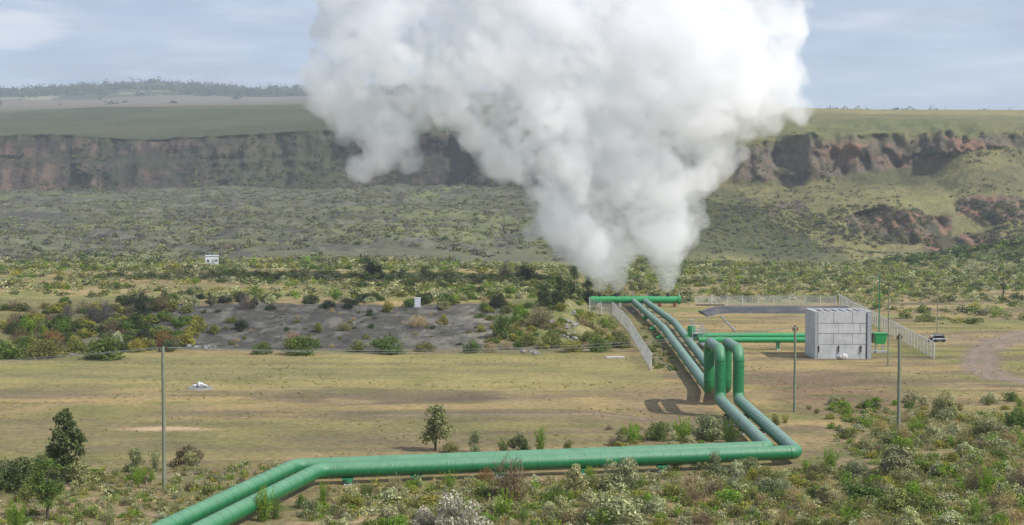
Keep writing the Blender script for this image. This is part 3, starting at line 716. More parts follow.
for (x) in (.34, W_ - .62):
    mb = MB(); mb.box((x, -.04, bh / 2 - .1), (.06, .08, bh - .2)); mb.build('dark_joint', M['dark_steel'], bl)
mb = MB()
for k in range(7): mb.box((.7 + k * .95, D_ / 2, bh - .28), (.3, D_ - 2 * T - .02, .3))
mb.build('cover_beams', M['concrete'], bl)
for x in (2.95, 5.75, .45):
    mb = MB(); mb.tube([(x, -.12, .9), (x + .05, -.12, 1.7)], .07, 8); mb.tube([(x, -.12, 1.6), (x, .1, 1.6)], .12, 10); mb.build('outlet_stub', M['dark_steel'], bl)
sk = MB()
def blob(mb, c, r, seed, n=12, mi=0):
    g = G(seed); vs = []; fs = []
    for i in range(n // 2 + 1):
        for j in range(n):
            a = math.pi * i / (n // 2); w = 2 * math.pi * j / n; q = 1 + .18 * math.sin(3 * w + seed) * math.sin(a) + .16 * (g.random() - .5)
            vs.append((c[0] + r[0] * q * math.sin(a) * math.cos(w), c[1] + r[1] * q * math.sin(a) * math.sin(w), c[2] + r[2] * q * math.cos(a)))
    for i in range(n // 2):
        for j in range(n): fs.append((i * n + j, i * n + n + j, i * n + n + (j + 1) % n, i * n + (j + 1) % n))
    mb.add(vs, fs, mi, False)
blob(sk, (0, 0, .36), (.42, .36, .42), 3); s_ = sk.build('sack', M['yellow']); s_.location = (bx0 + 3.6, by0 - .65, gz(bx0 + 3.6, by0 - .6)); tag(s_, 'pale sack slumped against the front foot of the concrete chamber', 'sack')
sk = MB(); blob(sk, (0, 0, .3), (.38, .35, .32), 5); s_ = sk.build('rubble_lump', M['concrete']); s_.location = (bx0 + 3.0, by0 - .6, gz(bx0 + 3.0, by0 - .6)); tag(s_, 'low grey concrete lump left of the pale sack', 'rubble')

# green hopper
h_ = tag(empty('hopper', (48.3, 196.6, gz(48.3, 196.6))), 'bright green tapered hopper on legs behind the right side of the concrete chamber', 'hopper')
mb = MB(); mb.box((0, 0, 1.75), (1.15, 1.1, 1.3), .1, top=(1.5, 1.35)); mb.build('hopper_bin', M['pipe_bright'], h_)
mb = MB(); mb.box((0, 0, 2.47), (1.85, 1.6, .1), .1); mb.build('lid', M['pipe_bright'], h_)
for a, b in ((-.45, -.4), (.45, -.4), (-.45, .4), (.45, .4)):
    mb = MB(); mb.tube([(a, b, -.1), (a, b, 1.15)], .06, 8); mb.build('leg', M['galv'], h_)
mb = MB(); mb.box((-1.0, -.2, .15), (1.4, .5, .3)); mb.box((.2, -.6, .12), (1.6, .5, .25)); mb.build('plinth', M['concrete'], h_)
mb = MB(); mb.box((-1.05, -.5, 1.9), (.2, .3, 1.3)); mb.build('dark_side_panel', M['dark_steel'], h_)

# ------------------------------------------------------------------ poles and wires
def utility_pole(x, y, h, r, label, arm=True, cat_='utility pole', m='pole', name='utility_pole', grp=None):
    z = gz(x, y); root = tag(empty(name, (x, y, z)), label, cat_, grp)
    mb = MB(); mb.tube([(0, 0, -.3), (.01, 0, h * .5), (0, 0, h)], [r * 1.25, r * 1.1, r], 12); mb.build('shaft', M[m], root)
    if arm:
        mb = MB(); mb.box((0, -.02, h - .32), (.62, .08, .1), .5); mb.build('cross_arm', M['dark_steel'], root)
        for q in (-.26, .26):
            mb = MB(); c = (q * math.cos(.5), q * math.sin(.5)); mb.tube([(c[0], c[1], h - .26), (c[0], c[1], h - .05)], [.05, .07], 8); mb.build('insulator', M['ceramic'], root)
        mb = MB(); mb.tube([(0, 0, h - .02), (0, 0, h + .12)], [.1, .07], 8); mb.build('pole_cap', M['dark_steel'], root)
    return root
p = gpt(164.3, 490); hL = (490 - 345) * p.y / F; PL = p
utility_pole(p.x, p.y, hL, .12, 'tall grey green pole standing alone in the left foreground with two wires')
p = gpt(794.5, 412); hM = (412 - 326) * p.y / F; PM = p
utility_pole(p.x, p.y, hM, .11, 'wooden pole right of the expansion loop, in front of the concrete chamber')
p = gpt(898.5, 434); hR = (434 - 334) * p.y / F; PR = p
utility_pole(p.x, p.y, hR, .14, 'thick wooden pole rising from the scrub, nearest pole on the right')
p = gpt(888, 366); utility_pole(p.x, p.y, (366 - 289) * p.y / F, .07, 'slender brownish pole between the chamber and the thick right pole', False)
p = gpt(879, 337); utility_pole(p.x, p.y, (337 - 276) * p.y / F, .08, 'slender green mast rising behind the green hopper', False, 'mast', 'green_steel', 'mast')
p = gpt(937, 342); utility_pole(p.x, p.y, (342 - 291) * p.y / F, .06, 'thin grey pole beside the dark machinery past the fence end', False)
def wire(a, b, sag, label):
    mb = MB(); a, b = Vector(a), Vector(b); n = 30
    mb.tube([a.lerp(b, k / n) - Vector((0, 0, 4 * sag * (k / n) * (1 - k / n))) for k in range(n + 1)], .015, 5, caps=False)
    o = mb.build('power_line', M['wire']); tag(o, label, 'wire')
for k, q in enumerate((-.26, .26)):
    dx, dy = q * math.cos(.5), q * math.sin(.5); side = 'nearer' if k == 0 else 'farther'
    wire((PL.x + dx, PL.y + dy, PL.z + hL - .05), (PM.x + dx, PM.y + dy, PM.z + hM - .05), .95 + .25 * k, 'thin %s wire spanning from the left pole to the pole by the loop' % side)
    wire((PL.x + dx, PL.y + dy, PL.z + hL - .05), (PL.x - 52 + dx, PL.y - 6 + dy, 9.0), .9 + .2 * k, 'thin %s wire leaving the left pole towards the left edge' % side)

# ------------------------------------------------------------------ fences
def fence(pts, sp, h, label, arm=.35, armdir=(0, 0), wires=True, mesh=True, pw=.13):
    pts = [Vector(p) for p in pts]; root = tag(empty('chain_link_fence', (pts[0].x, pts[0].y, gz(pts[0].x, pts[0].y))), label, 'fence'); o = root.location.copy()
    P = []
    for a, b in zip(pts[:-1], pts[1:]):
        L = (b - a).length; n = max(1, round(L / sp))
        for k in range(n): P.append(a.lerp(b, k / n))
    P.append(pts[-1]); ad = Vector((*armdir, 0))
    P = [Vector((q.x, q.y, gz(q.x, q.y))) for q in P]
    for q in P:
        mb = MB(); c = q - o; mb.box((c.x, c.y, c.z + h / 2 - .1), (pw, pw, h + .2))
        if arm:
            e = c + Vector((0, 0, h)); mb.tube([e - Vector((0, 0, .2)), e + ad * arm + Vector((0, 0, arm * .8))], pw * .42, 4, smooth=False)
        mb.build('post', M['concrete_post'], root)
    if mesh:
        mb = MB()
        for a, b in zip(P[:-1], P[1:]):
            a_, b_ = a - o, b - o; mb.add([a_ + Vector((.08, 0, .05)), b_ + Vector((.08, 0, .05)), b_ + Vector((.08, 0, h - .1)), a_ + Vector((.08, 0, h - .1))], [(0, 1, 2, 3)])
        mb.build('chain_link_mesh', M['chain'], root)
    mb = MB()
    for z in ([.1, h * .5, h - .1] + ([h + .15, h + .3] if arm else [])):
        off = ad * arm * max(0, (z - h)) / (.8 * arm) if (arm and z > h) else Vector((0, 0, 0))
        mb.tube([q - o + Vector((0, 0, z)) + off for q in P], .014, 4, caps=False)
    mb.build('strand_wires', M['galv'], root)
    return root
fence([(53.1, 188, 0), (61.9, 283, 0)], 2.4, 2.05, 'long chain link fence with bent concrete posts running back from the right of the chamber', armdir=(-.9, 0))
fence([(61.5, 284.2, 0), (34.9, 284.2, 0)], 2.95, 1.95, 'straight far fence with upright pale posts behind the dark pond bank', arm=0)
fence([(16.3, 175, 0), (16.7, 191, 0), (17.6, 223, 0), (17.8, 260, 0)], 2.9, 2.1, 'chain link fence along the left side of the two pipes going uphill', armdir=(-.7, 0), pw=.14)
fence([(13.6, 262, 0), (17.6, 261, 0)], 2.2, 2.1, 'short fence length crossing behind the green mound at the left end of the header', arm=.3, armdir=(-.5, .3))
# braced gate post of the far fence
p = Vector((37.9, 283.6, gz(37.9, 283.6))); r_ = tag(empty('braced_post', p), 'pale fence post with two slanting braces in front of the far fence', 'post')
mb = MB(); mb.box((0, 0, 1.1), (.16, .16, 2.3)); mb.build('post', M['concrete_post'], r_)
for s in (-1, 1):
    mb = MB(); mb.tube([(0, -.02, 1.5), (s * 1.5, -.3, 0)], .07, 6); mb.build('brace', M['concrete_post'], r_)
mb = MB(); mb.tube([(-3.2, -.8, .25), (2.2, -.6, .25)], .12, 8); o = mb.build('fallen_log', M['bark']); o.location = p; tag(o, 'dark length of timber lying at the foot of the braced post', 'log')
p = Vector((18.6, 171, 0)); mb = MB(); mb.tube([(16.4, 175, 2.0 + gz(16.4, 175)), (18.9, 171.5, gz(18.9, 171.5))], .02, 5); tag(mb.build('stay_wire', M['galv']), 'thin stay wire slanting from the end post of the left fence', 'stay wire')

# pond bank with liner, drains
mb = MB(); xs = np.linspace(33.5, 60, 28); prof = []
for x in xs:
    e = sm(x, 33, 37); c = 5.0 * (1 - sm(x, 33.5, 38)) ** 2
    prof.append([(x, 263.0 - c * 1.4, -.12), (x, 263.6 - c * 1.3, .06), (x, 267.2 - c * .7, .25 + .72 * e), (x, 268.4 - c * .4, .25 + .74 * e), (x, 271.5, -.1)])
for i in range(len(prof) - 1):
    for j in range(4):
        mb.add([prof[i][j], prof[i + 1][j], prof[i + 1][j + 1], prof[i][j + 1]], [(0, 1, 2, 3)], 0 if j < 3 else 1)
o = mb.build('pond_bank', [M['liner'], M['rock']]); tag(o, 'low dark lined pond bank curving in front of the far fence', 'pond bank')
mb = MB()
for k in range(10):
    a = at(721 + k * 1.5, 316.0 + k * 1.6); b = at(722.5 + k * 1.5, 317.5 + k * 1.6); mb.box(((a.x + b.x) / 2, (a.y + b.y) / 2, gz(a.x, a.y) + .03), (.28, abs(a.y - b.y) + .3, .12))
tag(mb.build('drain_channel', M['rock']), 'thin pale concrete drain leading down from the corner of the pond bank', 'drain')
ch = tag(empty('cascade_chute', (26.5, 199, 0)), 'grey stepped concrete chute right of the expansion loop below the branch pipes', 'chute')
mb = MB()
for k in range(11):
    x = 26.0 - 26.5 + k * .05; y = 204 - 199 - k * 1.25
    mb.box((x, y, .42 - k * .045 + gz(26.5, 199 + y) - .15), (.95, 1.22, .5), .04)
mb.build('chute_steps', M['galv'], ch)
for s in (-.55, .55):
    mb = MB(); mb.tube([(26.0 - 26.5 + s, 5, .62 + gz(26, 204)), (26.5 - 26.5 + s, -7.8, .2 + gz(26.5, 191.2))], .09, 6); mb.build('chute_kerb', M['concrete'], ch)
sk = MB(); blob(sk, (0, 0, .3), (.6, .6, .5), 9); o = sk.build('boulder', M['palerock']); o.location = (25.9, 205.5, gz(25.9, 205.5)); tag(o, 'pale lump at the top of the grey stepped chute', 'boulder')

# dark machinery skid
p = gpt(937.5, 342); r_ = tag(empty('machinery_skid', p, .15), 'low dark navy machinery skid with pale rails past the near end of the right fence', 'machinery')
mb = MB(); mb.box((0, 0, .42), (2.0, 1.2, .5), top=(.9, .9)); mb.box((-.95, 0, .3), (.5, .9, .5), .2, top=(.5, .8)); mb.build('body', M['navy'], r_)
mb = MB(); mb.tube([(-.75, -.3, .88), (.8, -.3, .9)], .22, 14); mb.build('drum', M['navy'], r_)
mb = MB(); mb.box((0, -.64, .5), (2.0, .05, .12)); mb.box((-.1, -.45, 1.02), (.9, .3, .05)); mb.box((-.9, -.3, .95), (.5, .5, .05), .3); mb.build('pale_rails', M['white'], r_)
for q in (-.6, .6):
    mb = MB(); mb.tube([(q, -.7, .25), (q, -.5, .25)], .25, 14); mb.build('wheel', M['rubber'], r_)

# kiosks
p = gpt(212, 270.5); hh = 13.0 * p.y / F; r_ = tag(empty('hut', p, .2), 'small white hut with roof railing far off at the foot of the lava field', 'hut'); w = 12.5 * p.y / F
mb = MB(); mb.box((0, 0, hh * .45), (w, w * .8, hh * .9), top=(1.06, 1.06)); mb.build('wall', M['white'], r_)
mb = MB(); mb.box((0, 0, hh * .915), (w * 1.12, w * .95, hh * .05)); mb.build('roof', M['white'], r_)
mb = MB()
for a in (-.5, -.17, .17, .5): mb.tube([(a * w, -w * .4, hh * .92), (a * w, -w * .4, hh * 1.14)], .05, 6)
mb.tube([(-.5 * w, -w * .4, hh * 1.14), (.5 * w, -w * .4, hh * 1.14)], .05, 6); mb.build('roof_railing', M['galv'], r_)
mb = MB(); mb.box((.1 * w, -w * .42, hh * .35), (.25 * w, .06, .6 * hh)); mb.build('door', M['galv'], r_)
for a in (-.3, .34):
    mb = MB(); mb.box((a * w, -w * .42, hh * .55), (.16 * w, .05, .16 * hh)); mb.build('window', M['dark_steel'], r_)
p = gpt(417.5, 307); hh = 9.0 * p.y / F; r_ = tag(empty('equipment_cabinet', p, .1), 'pale upright equipment cabinet on top of the gravel bank', 'cabinet'); w = 6.0 * p.y / F
mb = MB(); mb.box((0, 0, hh / 2), (w, w * .7, hh)); mb.build('cabinet_body', M['cabinet'], r_)
mb = MB(); mb.box((0, 0, hh + .03), (w * 1.12, w * .82, .07)); mb.build('cabinet_roof', M['white'], r_)
mb = MB(); mb.box((0, -w * .36, hh * .5), (w * .82, .03, hh * .86)); mb.box((w * .3, -w * .39, hh * .5), (.04, .04, .14)); mb.build('cabinet_door', M['cabinet'], r_)
mb = MB(); mb.box((0, 0, .0), (w * 1.3, w * 1.1, .12)); mb.build('plinth', M['concrete'], r_)
# manhole
p = gpt(200, 388.5); r_ = tag(empty('manhole', p), 'low round concrete manhole with white rubble heaped on it in the left field', 'manhole')
mb = MB(); mb.tube([(0, 0, -.1), (0, 0, .14)], [1.5, 1.3], 20, smooth=False); mb.build('manhole_ring', M['rock'], r_)
for k in range(6):
    mb = MB(); blob(mb, (-.5 + .24 * k, -.2 + .15 * math.sin(k * 2), .33 + (.18 if k in (2, 3) else 0)), (.2, .2, .17 + (.1 if k == 2 else 0)), k + 11, 8); mb.build('rubble', M['white'], r_)
# flat pale slab near fence
p = gpt(615, 357.5); mb = MB(); mb.box((0, 0, .05), (2.3, 1.0, .16), .1); o = mb.build('concrete_slab', M['palerock']); o.location = p; tag(o, 'flat pale slab in the grass left of the near end of the fence', 'slab')
# rocks
RK = []
def rock(x, y, s, label, group=None, m='rock', z=None):
    if len(RK) < 5:
        mb = MB(); blob(mb, (0, 0, .15), (.5, .45, .35), 30 + len(RK), 8); o = mb.build('rock', M[m]); RK.append(o.data)
    else:
        o = bpy.data.objects.new('rock', random.choice(RK)); COL.objects.link(o)
    o.location = (x, y, gz(x, y)); o.scale = (s * random.uniform(.8, 1.4), s, s * random.uniform(.7, 1.1)); o.rotation_euler = (0, 0, random.uniform(0, 6))
    tag(o, label, 'rock', group)
for k in range(34):
    u = random.gauss(566, 6); v = random.gauss(330, 7); p = gpt(u, v); rock(p.x, p.y, random.uniform(.4, 1.0), 'grey rock tumbled down the slope of the green mound', 'rocks on the green mound')
for k in range(8):
    p = gpt(random.uniform(522, 545), random.uniform(351, 355)); rock(p.x, p.y, random.uniform(.35, .8), 'pale rock at the foot of the green mound', 'rocks below the mound')
for k in range(16):
    p = gpt(random.uniform(185, 216), random.uniform(345.5, 350)); rock(p.x, p.y, random.uniform(.3, .8), 'whitish rock at the foot of the gravel bank', 'white rocks below the gravel bank')
for k in range(8):
    p = gpt(random.uniform(70, 84), random.uniform(352, 356)); rock(p.x, p.y, random.uniform(.3, .7), 'pale rock below the shrubs at the left end of the bank', 'rocks left of the gravel bank')
for k in range(10):
    p = gpt(random.uniform(634, 648), random.uniform(306, 314)); rock(p.x, p.y, random.uniform(.3, .7), 'pale boulder in the gap under the header pipe', 'boulders below the header')
p = gpt(612, 428); rock(p.x, p.y, .35, 'small pale stone lying on the bare field left of the bushes')

# ------------------------------------------------------------------ heroes of the vegetation
H_ = hero
tree(66, 480, 405, 66, 'tree1', 'dark leafy tree with ragged pointed crown at left foreground', .12, 26, 5200, 3, shape='column')
tree(47, 520, 452, 40, 'green', 'small green tree with bare thin trunk in the left corner', .28, 16, 3200, 4, shape='dome', lob=(.12, .24))
tree(435, 451, 400, 54, 'tree2', 'lone sapling with open tiered crown behind the long pipes', .26, 12, 1500, 5, lob=(.08, .15))
tree(140, 318, 283, 22, 'deep', 'dark conical tree on the terrace above the left end of the bank', .08, 16, 2600, 6, shape='dome', lob=(.14, .26))
tree(1003, 297, 271, 11, 'dark', 'narrow dark tree standing in the far right scrub', .08, 16, 1400, 8)
tree(897, 480, 435, 46, 'silver2', 'wide grey green tree with dark trunk below the thick right pole', .18, 22, 4200, 9, shape='dome', lob=(.1, .19))
tree(210, 308, 289, 12, 'deep', 'small dark round tree on the terrace, left of its purple tinged neighbour', .15, 12, 1500, 10, shape='dome', lob=(.14, .26))
tree(373, 275, 259, 25, 'deep', 'dark broad domed tree alone at the foot of the lava field', .05, 18, 1900, 12, shape='dome', lob=(.14, .25))
for k, (u, v, t, w) in enumerate(((574, 306, 268, 26), (560, 305, 276, 26), (588, 303, 276, 20), (545, 305, 284, 24))):
    tree(u, v, t, w, 'dark', ['tallest dark tree behind the left end of the header', 'dark spreading tree left of the tallest one by the header', 'dark tree between the steam and the tallest tree', 'low dark tree at the left of the clump by the header'][k], .06, 18, 2200, 20 + k, lob=(.12, .22))
# left foreground
H_(12, 490, 444, 58, 'leafy', 'dark', 'broad dark bush cut by the left edge of the foreground')
H_(40, 470, 452, 40, 'silver', 'silver', 'grey green bush between the left edge and the ragged tree')
H_(82, 484, 458, 40, 'silver', 'silver', 'pale flecked bush at the right foot of the ragged dark tree')
H_(36, 500, 470, 44, 'leafy', 'olive', 'olive bush behind the small green corner tree')
H_(16, 528, 500, 24, 'spiky', 'bright', 'bright green feathery bush in the bottom left corner')
H_(135, 472, 448, 24, 'silver', 'blue', 'round grey bush left of the tall left pole, larger of two')
H_(155, 472, 449, 14, 'spiky', 'blue', 'narrow upright grey bush touching the tall left pole')
H_(188, 466, 441, 32, 'leafy', 'brown', 'rounded brownish bush right of the tall left pole')
H_(190, 470, 452, 26, 'silver', 'silver', 'grey green bush in front of the brownish one by the left pole')
H_(138, 484, 467, 18, 'spiky', 'bright', 'small bright green bush below the round grey bush')
H_(152, 482, 470, 10, 'spiky', 'bright', 'tiny bright green tuft beside the tall left pole foot')
H_(108, 528, 507, 18, 'spiky', 'silver2', 'pale grey green sprig at the bottom edge near the left')
H_(264, 521, 489, 26, 'spiky', 'bright', 'bright green feathery bush growing in front of the sloping pipes')
H_(276, 519, 496, 22, 'spiky', 'green', 'darker feathery bush right of the bright one at the sloping pipes')
H_(302, 508, 487, 16, 'leafy', 'green', 'green bush tucked under the left bend of the pipes')
H_(323, 504, 483, 14, 'spiky', 'bright', 'bright green sprig left of the stout pipe post')
H_(310, 516, 497, 34, 'silver', 'silver', 'low grey green bush below the left bend of the pipes')
H_(366, 497, 484, 14, 'spiky', 'green', 'small green sprig between the two posts of the long pipes')
H_(449, 490, 471, 16, 'spiky', 'bright', 'bright green sprig against the long pipe left of the brown bush')
H_(475, 453, 431, 20, 'silver', 'blue', 'grey bush just behind the long pipes, right of the lone sapling')
H_(519, 453, 431, 24, 'leafy', 'dark', 'dark bush just behind the long pipes')
H_(541, 453, 429, 18, 'spiky', 'bright', 'bright green bush right of the dark bush behind the pipes')
H_(450, 452, 440, 24, 'leafy', 'olive', 'low olive bush at the foot of the lone sapling')
H_(504, 453, 438, 14, 'spiky', 'green', 'small green bush between grey and dark bushes behind the pipes')
H_(568, 452, 436, 12, 'leafy', 'olive', 'small round olive shrub alone behind the middle of the pipes')
H_(510, 500, 453, 56, 'bare', 'brown', 'big twiggy brownish bush overlapping the front of the long pipe')
H_(485, 480, 465, 22, 'bare', 'rust', 'low rust coloured bush touching the long pipe')
H_(458, 535, 489, 74, 'silver', 'pale', 'large whitish flowering bush at the bottom edge')
H_(424, 530, 508, 34, 'silver', 'pale', 'smaller whitish bush left of the large white one')
H_(502, 517, 491, 26, 'spiky', 'bright', 'bright green feathery bush right of the large white bush')
H_(522, 530, 503, 14, 'spiky', 'green', 'dark green spire at the bottom edge, middle')
H_(396, 532, 508, 36, 'leafy', 'bright', 'bright leafy green bush at the bottom left of the white bush')
H_(575, 495, 467, 38, 'silver', 'silver2', 'silvery bush standing against the middle of the long pipe')
H_(622, 490, 454, 54, 'silver', 'silver2', 'large round silvery bush hiding the long pipe right of its middle')
H_(590, 479, 467, 20, 'spiky', 'bright', 'bright sprig between the two silvery bushes at the pipe')
H_(620, 528, 489, 84, 'silver', 'cream', 'widest pale bush at the bottom edge below the round silvery one')
H_(562, 520, 496, 36, 'silver', 'silver', 'grey green bush left of the widest pale bush')
H_(600, 530, 508, 30, 'spiky', 'bright', 'bright green tuft in front of the widest pale bush')
H_(657, 440, 413, 32, 'leafy', 'green', 'rich green round bush behind the pipes near the shadow')
H_(632, 442, 424, 26, 'spiky', 'bright', 'bright green bush left of the rich green round one')
H_(684, 441, 419, 20, 'spiky', 'bright', 'bright green bush right of the rich green round one')
H_(673, 446, 431, 16, 'silver', 'silver2', 'pale sprig between two green bushes behind the pipes')
H_(708, 440, 412, 44, 'silver', 'silver', 'grey green bush left of the pipes below the loop')
H_(730, 443, 421, 26, 'spiky', 'green', 'green bush leaning against the pipes below the loop')
H_(700, 470, 451, 22, 'silver', 'silver', 'grey bush in front of the pipe at the right part')
H_(716, 476, 449, 26, 'silver', 'blue', 'dull bluish bush overlapping the pipe near the bend')
H_(745, 474, 450, 34, 'leafy', 'silver', 'rounded bush at the front of the right hand bend')
H_(736, 487, 461, 26, 'silver', 'cream', 'cream tipped bush below the right hand bend')
H_(675, 470, 452, 20, 'spiky', 'olive', 'olive bush crossing the pipe right of the round silvery bush')
H_(776, 494, 473, 42, 'leafy', 'blue', 'thick blue green bush below and right of the bend')
H_(830, 470, 450, 26, 'spiky', 'bright', 'bright green bush right of the pipe bend')
H_(858, 500, 476, 60, 'leafy', 'green', 'wide leafy green bush in the right foreground scrub')
H_(905, 512, 482, 66, 'leafy', 'olive', 'wide olive bush low in the right foreground')
H_(855, 480, 462, 36, 'silver', 'blue', 'blue green bush right of the bend in the scrub')
H_(944, 418, 392, 32, 'silver', 'silver', 'tall grey green bush at the edge of the scrub below the track')
H_(1018, 428, 404, 28, 'leafy', 'green', 'dense green bush at the right edge below the track')
H_(930, 445, 425, 38, 'silver', 'silver2', 'silvery bush right of the thick pole')
H_(987, 440, 418, 40, 'silver', 'silver', 'silvery bush between the tall grey one and the right edge')
H_(975, 492, 460, 26, 'bare', 'brown', 'reddish twiggy bush in the right foreground')
H_(985, 495, 468, 20, 'spiky', 'bright', 'bright green spire beside the reddish twiggy bush')
H_(870, 408, 396, 26, 'leafy', 'dark', 'low dark bush left of the thick pole at the scrub edge')
H_(775, 425, 411, 14, 'leafy', 'olive', 'olive shrub at the foot of the pole by the loop')
H_(785, 423, 414, 10, 'spiky', 'yellow', 'small yellow green tuft at the foot of the pole by the loop')
# belt at the foot of the bank, left
for a in ((12, 358, 334, 50, 'leafy', 'green', 'green bush at the left edge of the bank foot'), (45, 358, 331, 44, 'leafy', 'olive', 'rust topped green bush, second along the bank foot from the left edge'),
          (52, 346, 328, 30, 'bare', 'rust', 'rusty topped bush behind the green ones at the left bank foot'), (76, 354, 335, 26, 'leafy', 'olive', 'olive bush left of the biggest bush on the bank foot'),
          (106, 359, 330, 60, 'leafy', 'green', 'biggest green bush of the left bank foot'), (117, 350, 333, 18, 'silver', 'cream', 'cream flowered bush on the biggest green bush'),
          (136, 352, 332, 20, 'leafy', 'yellow', 'yellow green bush right of the biggest bush'), (27, 336, 314, 20, 'leafy', 'bright', 'vivid green round bush on the left of the bank'),
          (44, 337, 319, 12, 'leafy', 'bright', 'smaller vivid green bush beside the round one'), (62, 336, 318, 24, 'leafy', 'green', 'mid green bush right of the vivid pair'),
          (14, 332, 316, 24, 'bare', 'brown', 'brown bush left of the vivid green round bush'), (105, 322, 299, 22, 'bare', 'mauve', 'purple grey leafless bush below the dark conical tree'),
          (92, 318, 301, 18, 'bare', 'mauve', 'purple grey thicket left of the leafless bush'), (68, 316, 303, 14, 'bare', 'mauve', 'small grey thicket on the left terrace edge'),
          (145, 343, 325, 22, 'leafy', 'deep', 'dark blackish bush in front of the gravel bank, left end'), (164, 346, 329, 24, 'bare', 'rust', 'reddish bush left of the yellow one on the gravel'),
          (187, 344, 328, 26, 'leafy', 'yellow', 'yellow green bush at the foot of the gravel bank, left'), (245, 308, 289, 18, 'bare', 'mauve', 'purple tinged bush on the terrace edge'),
          (240, 302, 289, 14, 'leafy', 'deep', 'dark bush behind the purple tinged one'), (254, 307, 294, 10, 'leafy', 'deep', 'small dark bush right of the purple tinged one'),
          (300, 354, 332, 50, 'leafy', 'green', 'large green bush at the foot of the gravel bank, left of the middle'), (292, 350, 330, 22, 'bare', 'rust', 'reddish crown behind the large green bush at the gravel foot'),
          (262, 354, 337, 26, 'leafy', 'green', 'green bush left of the large green one at the gravel foot'), (384, 353, 333, 46, 'leafy', 'green', 'large dark green bush at the gravel foot, below the cabinet'),
          (358, 352, 338, 24, 'leafy', 'olive', 'olive bush left of the large bush below the cabinet'), (425, 351, 339, 26, 'leafy', 'olive', 'low olive bush right below the cabinet'),
          (472, 353, 338, 22, 'leafy', 'green', 'green bush at the right end of the gravel foot'), (215, 334, 322, 16, 'leafy', 'olive', 'round bush on the gravel slope, left one'),
          (242, 329, 317, 18, 'leafy', 'deep', 'dark round bush on the gravel slope, right of the first'), (232, 321, 312, 16, 'leafy', 'olive', 'small bush high on the gravel slope'),
          (318, 332, 321, 14, 'leafy', 'olive', 'small round bush on the middle of the gravel slope'), (344, 332, 322, 20, 'bare', 'olive', 'scraggy bush right of the round one on the gravel slope'),
          (328, 308, 298, 24, 'leafy', 'deep', 'dark bush on the rim of the gravel bank'), (370, 316, 306, 12, 'leafy', 'dark', 'small dark bush just below the gravel rim'),
          (418, 326, 313, 26, 'bare', 'straw', 'straw coloured bush below the cabinet'), (444, 324, 312, 12, 'leafy', 'yellow', 'yellowish bush right below the cabinet'),
          (389, 312, 299, 16, 'leafy', 'yellow', 'yellow green bush left of the cabinet'), (445, 309, 298, 18, 'leafy', 'silver', 'grey green bush right of the cabinet'),
          (502, 338, 308, 32, 'leafy', 'green', 'tall green bush at the left end of the mound'), (520, 322, 301, 22, 'leafy', 'bright', 'bright green bush on the left crest of the mound'),
          (540, 326, 303, 34, 'bare', 'brown', 'domed brown twiggy bush on the crest of the mound'), (528, 345, 327, 26, 'leafy', 'olive', 'olive bush low on the mound'),
          (550, 348, 330, 28, 'leafy', 'olive', 'second olive bush low on the mound, nearer the rocks'), (590, 345, 325, 30, 'leafy', 'olive', 'olive bush on the mound beside the rocks'),
          (607, 330, 311, 24, 'leafy', 'bright', 'bright bush on the mound beside the fence'), (600, 352, 332, 30, 'leafy', 'green', 'green bush at the foot of the mound beside the fence'),
          (622, 348, 328, 22, 'leafy', 'olive', 'olive bush between mound and left fence'), (585, 322, 306, 26, 'leafy', 'yellow', 'yellow green bush on the top of the mound'),
          (555, 312, 296, 22, 'leafy', 'dark', 'dark bush behind the crest of the mound'), (498, 311, 291, 20, 'leafy', 'deep', 'dark bush behind the mound at its left'),
          (572, 352, 338, 28, 'leafy', 'yellow', 'yellow green bush at the mound foot, middle'), (490, 352, 340, 22, 'bare', 'straw', 'straw coloured bush at the left foot of the mound'),
          (525, 280, 262, 24, 'leafy', 'dark', 'round green bush at the foot of the lava field, near the steam'), (505, 277, 262, 18, 'bare', 'mauve', 'grey bush at the foot of the lava field, left of the green one')):
    H_(*a)
# random individuals: (count, u range, v range, width m, groups)
EXTRA = []
def tint_arr(name, j=.25):
    c = np.array(TINT[name]); return c * random.uniform(1 - j, 1 + j) * np.array([random.uniform(.93, 1.07), 1, random.uniform(.9, 1.1)])
def rnd(n, ur, vr, wr, kinds, place, grp, dens=None, hr=(.55, .95), extra=0):
    done = 0; tries = 0; nind = n; n = n + extra
    while done < n and tries < n * 40:
        tries += 1
        u = random.uniform(*ur); v = random.uniform(*vr); p = gpt(u, v)
        if dens and not dens(u, v, p): continue
        kind, tint, word = random.choice(kinds); w = random.uniform(*wr) * (1 if kind != 'spiky' else .7)
        if done < nind: shrub(p.x, p.y, w, w * random.uniform(*hr), kind, tint, '%s %s' % (word, place), grp + ', ' + word)
        else: EXTRA.append((p.x, p.y, p.z - .05, w, w * random.uniform(*hr), {'silver': 0, 'leafy': 1, 'spiky': 2, 'bare': 3}[kind] + 4 * random.randrange(2), *tint_arr(tint, .12)))
        done += 1
def clear(u, v, p):
    x, y = p.x, p.y
    yA = 104.4 + (x + 13.6) * 7.8 / 35
    if -14.5 < x < 22.5 and yA - 1.3 < y < yA + 3.4: return False
    if x <= -13 and abs((x + 19) - (y - 83) * .25) < 4.5 and y < 108: return False
    if 18.2 < x < 26.5 and y > 110: return False
    return True
KF = [('silver', 'silver', 'grey green bush'), ('silver', 'silver2', 'silvery bush'), ('leafy', 'olive', 'olive bush'), ('leafy', 'green', 'green bush'), ('spiky', 'bright', 'bright green tuft'),
      ('spiky', 'olive', 'olive tuft'), ('bare', 'brown', 'brown twiggy bush'), ('leafy', 'bright', 'vivid green bush'), ('leafy', 'yellow', 'yellowish bush'), ('silver', 'cream', 'cream tipped bush'), ('bare', 'straw', 'straw coloured bush')]
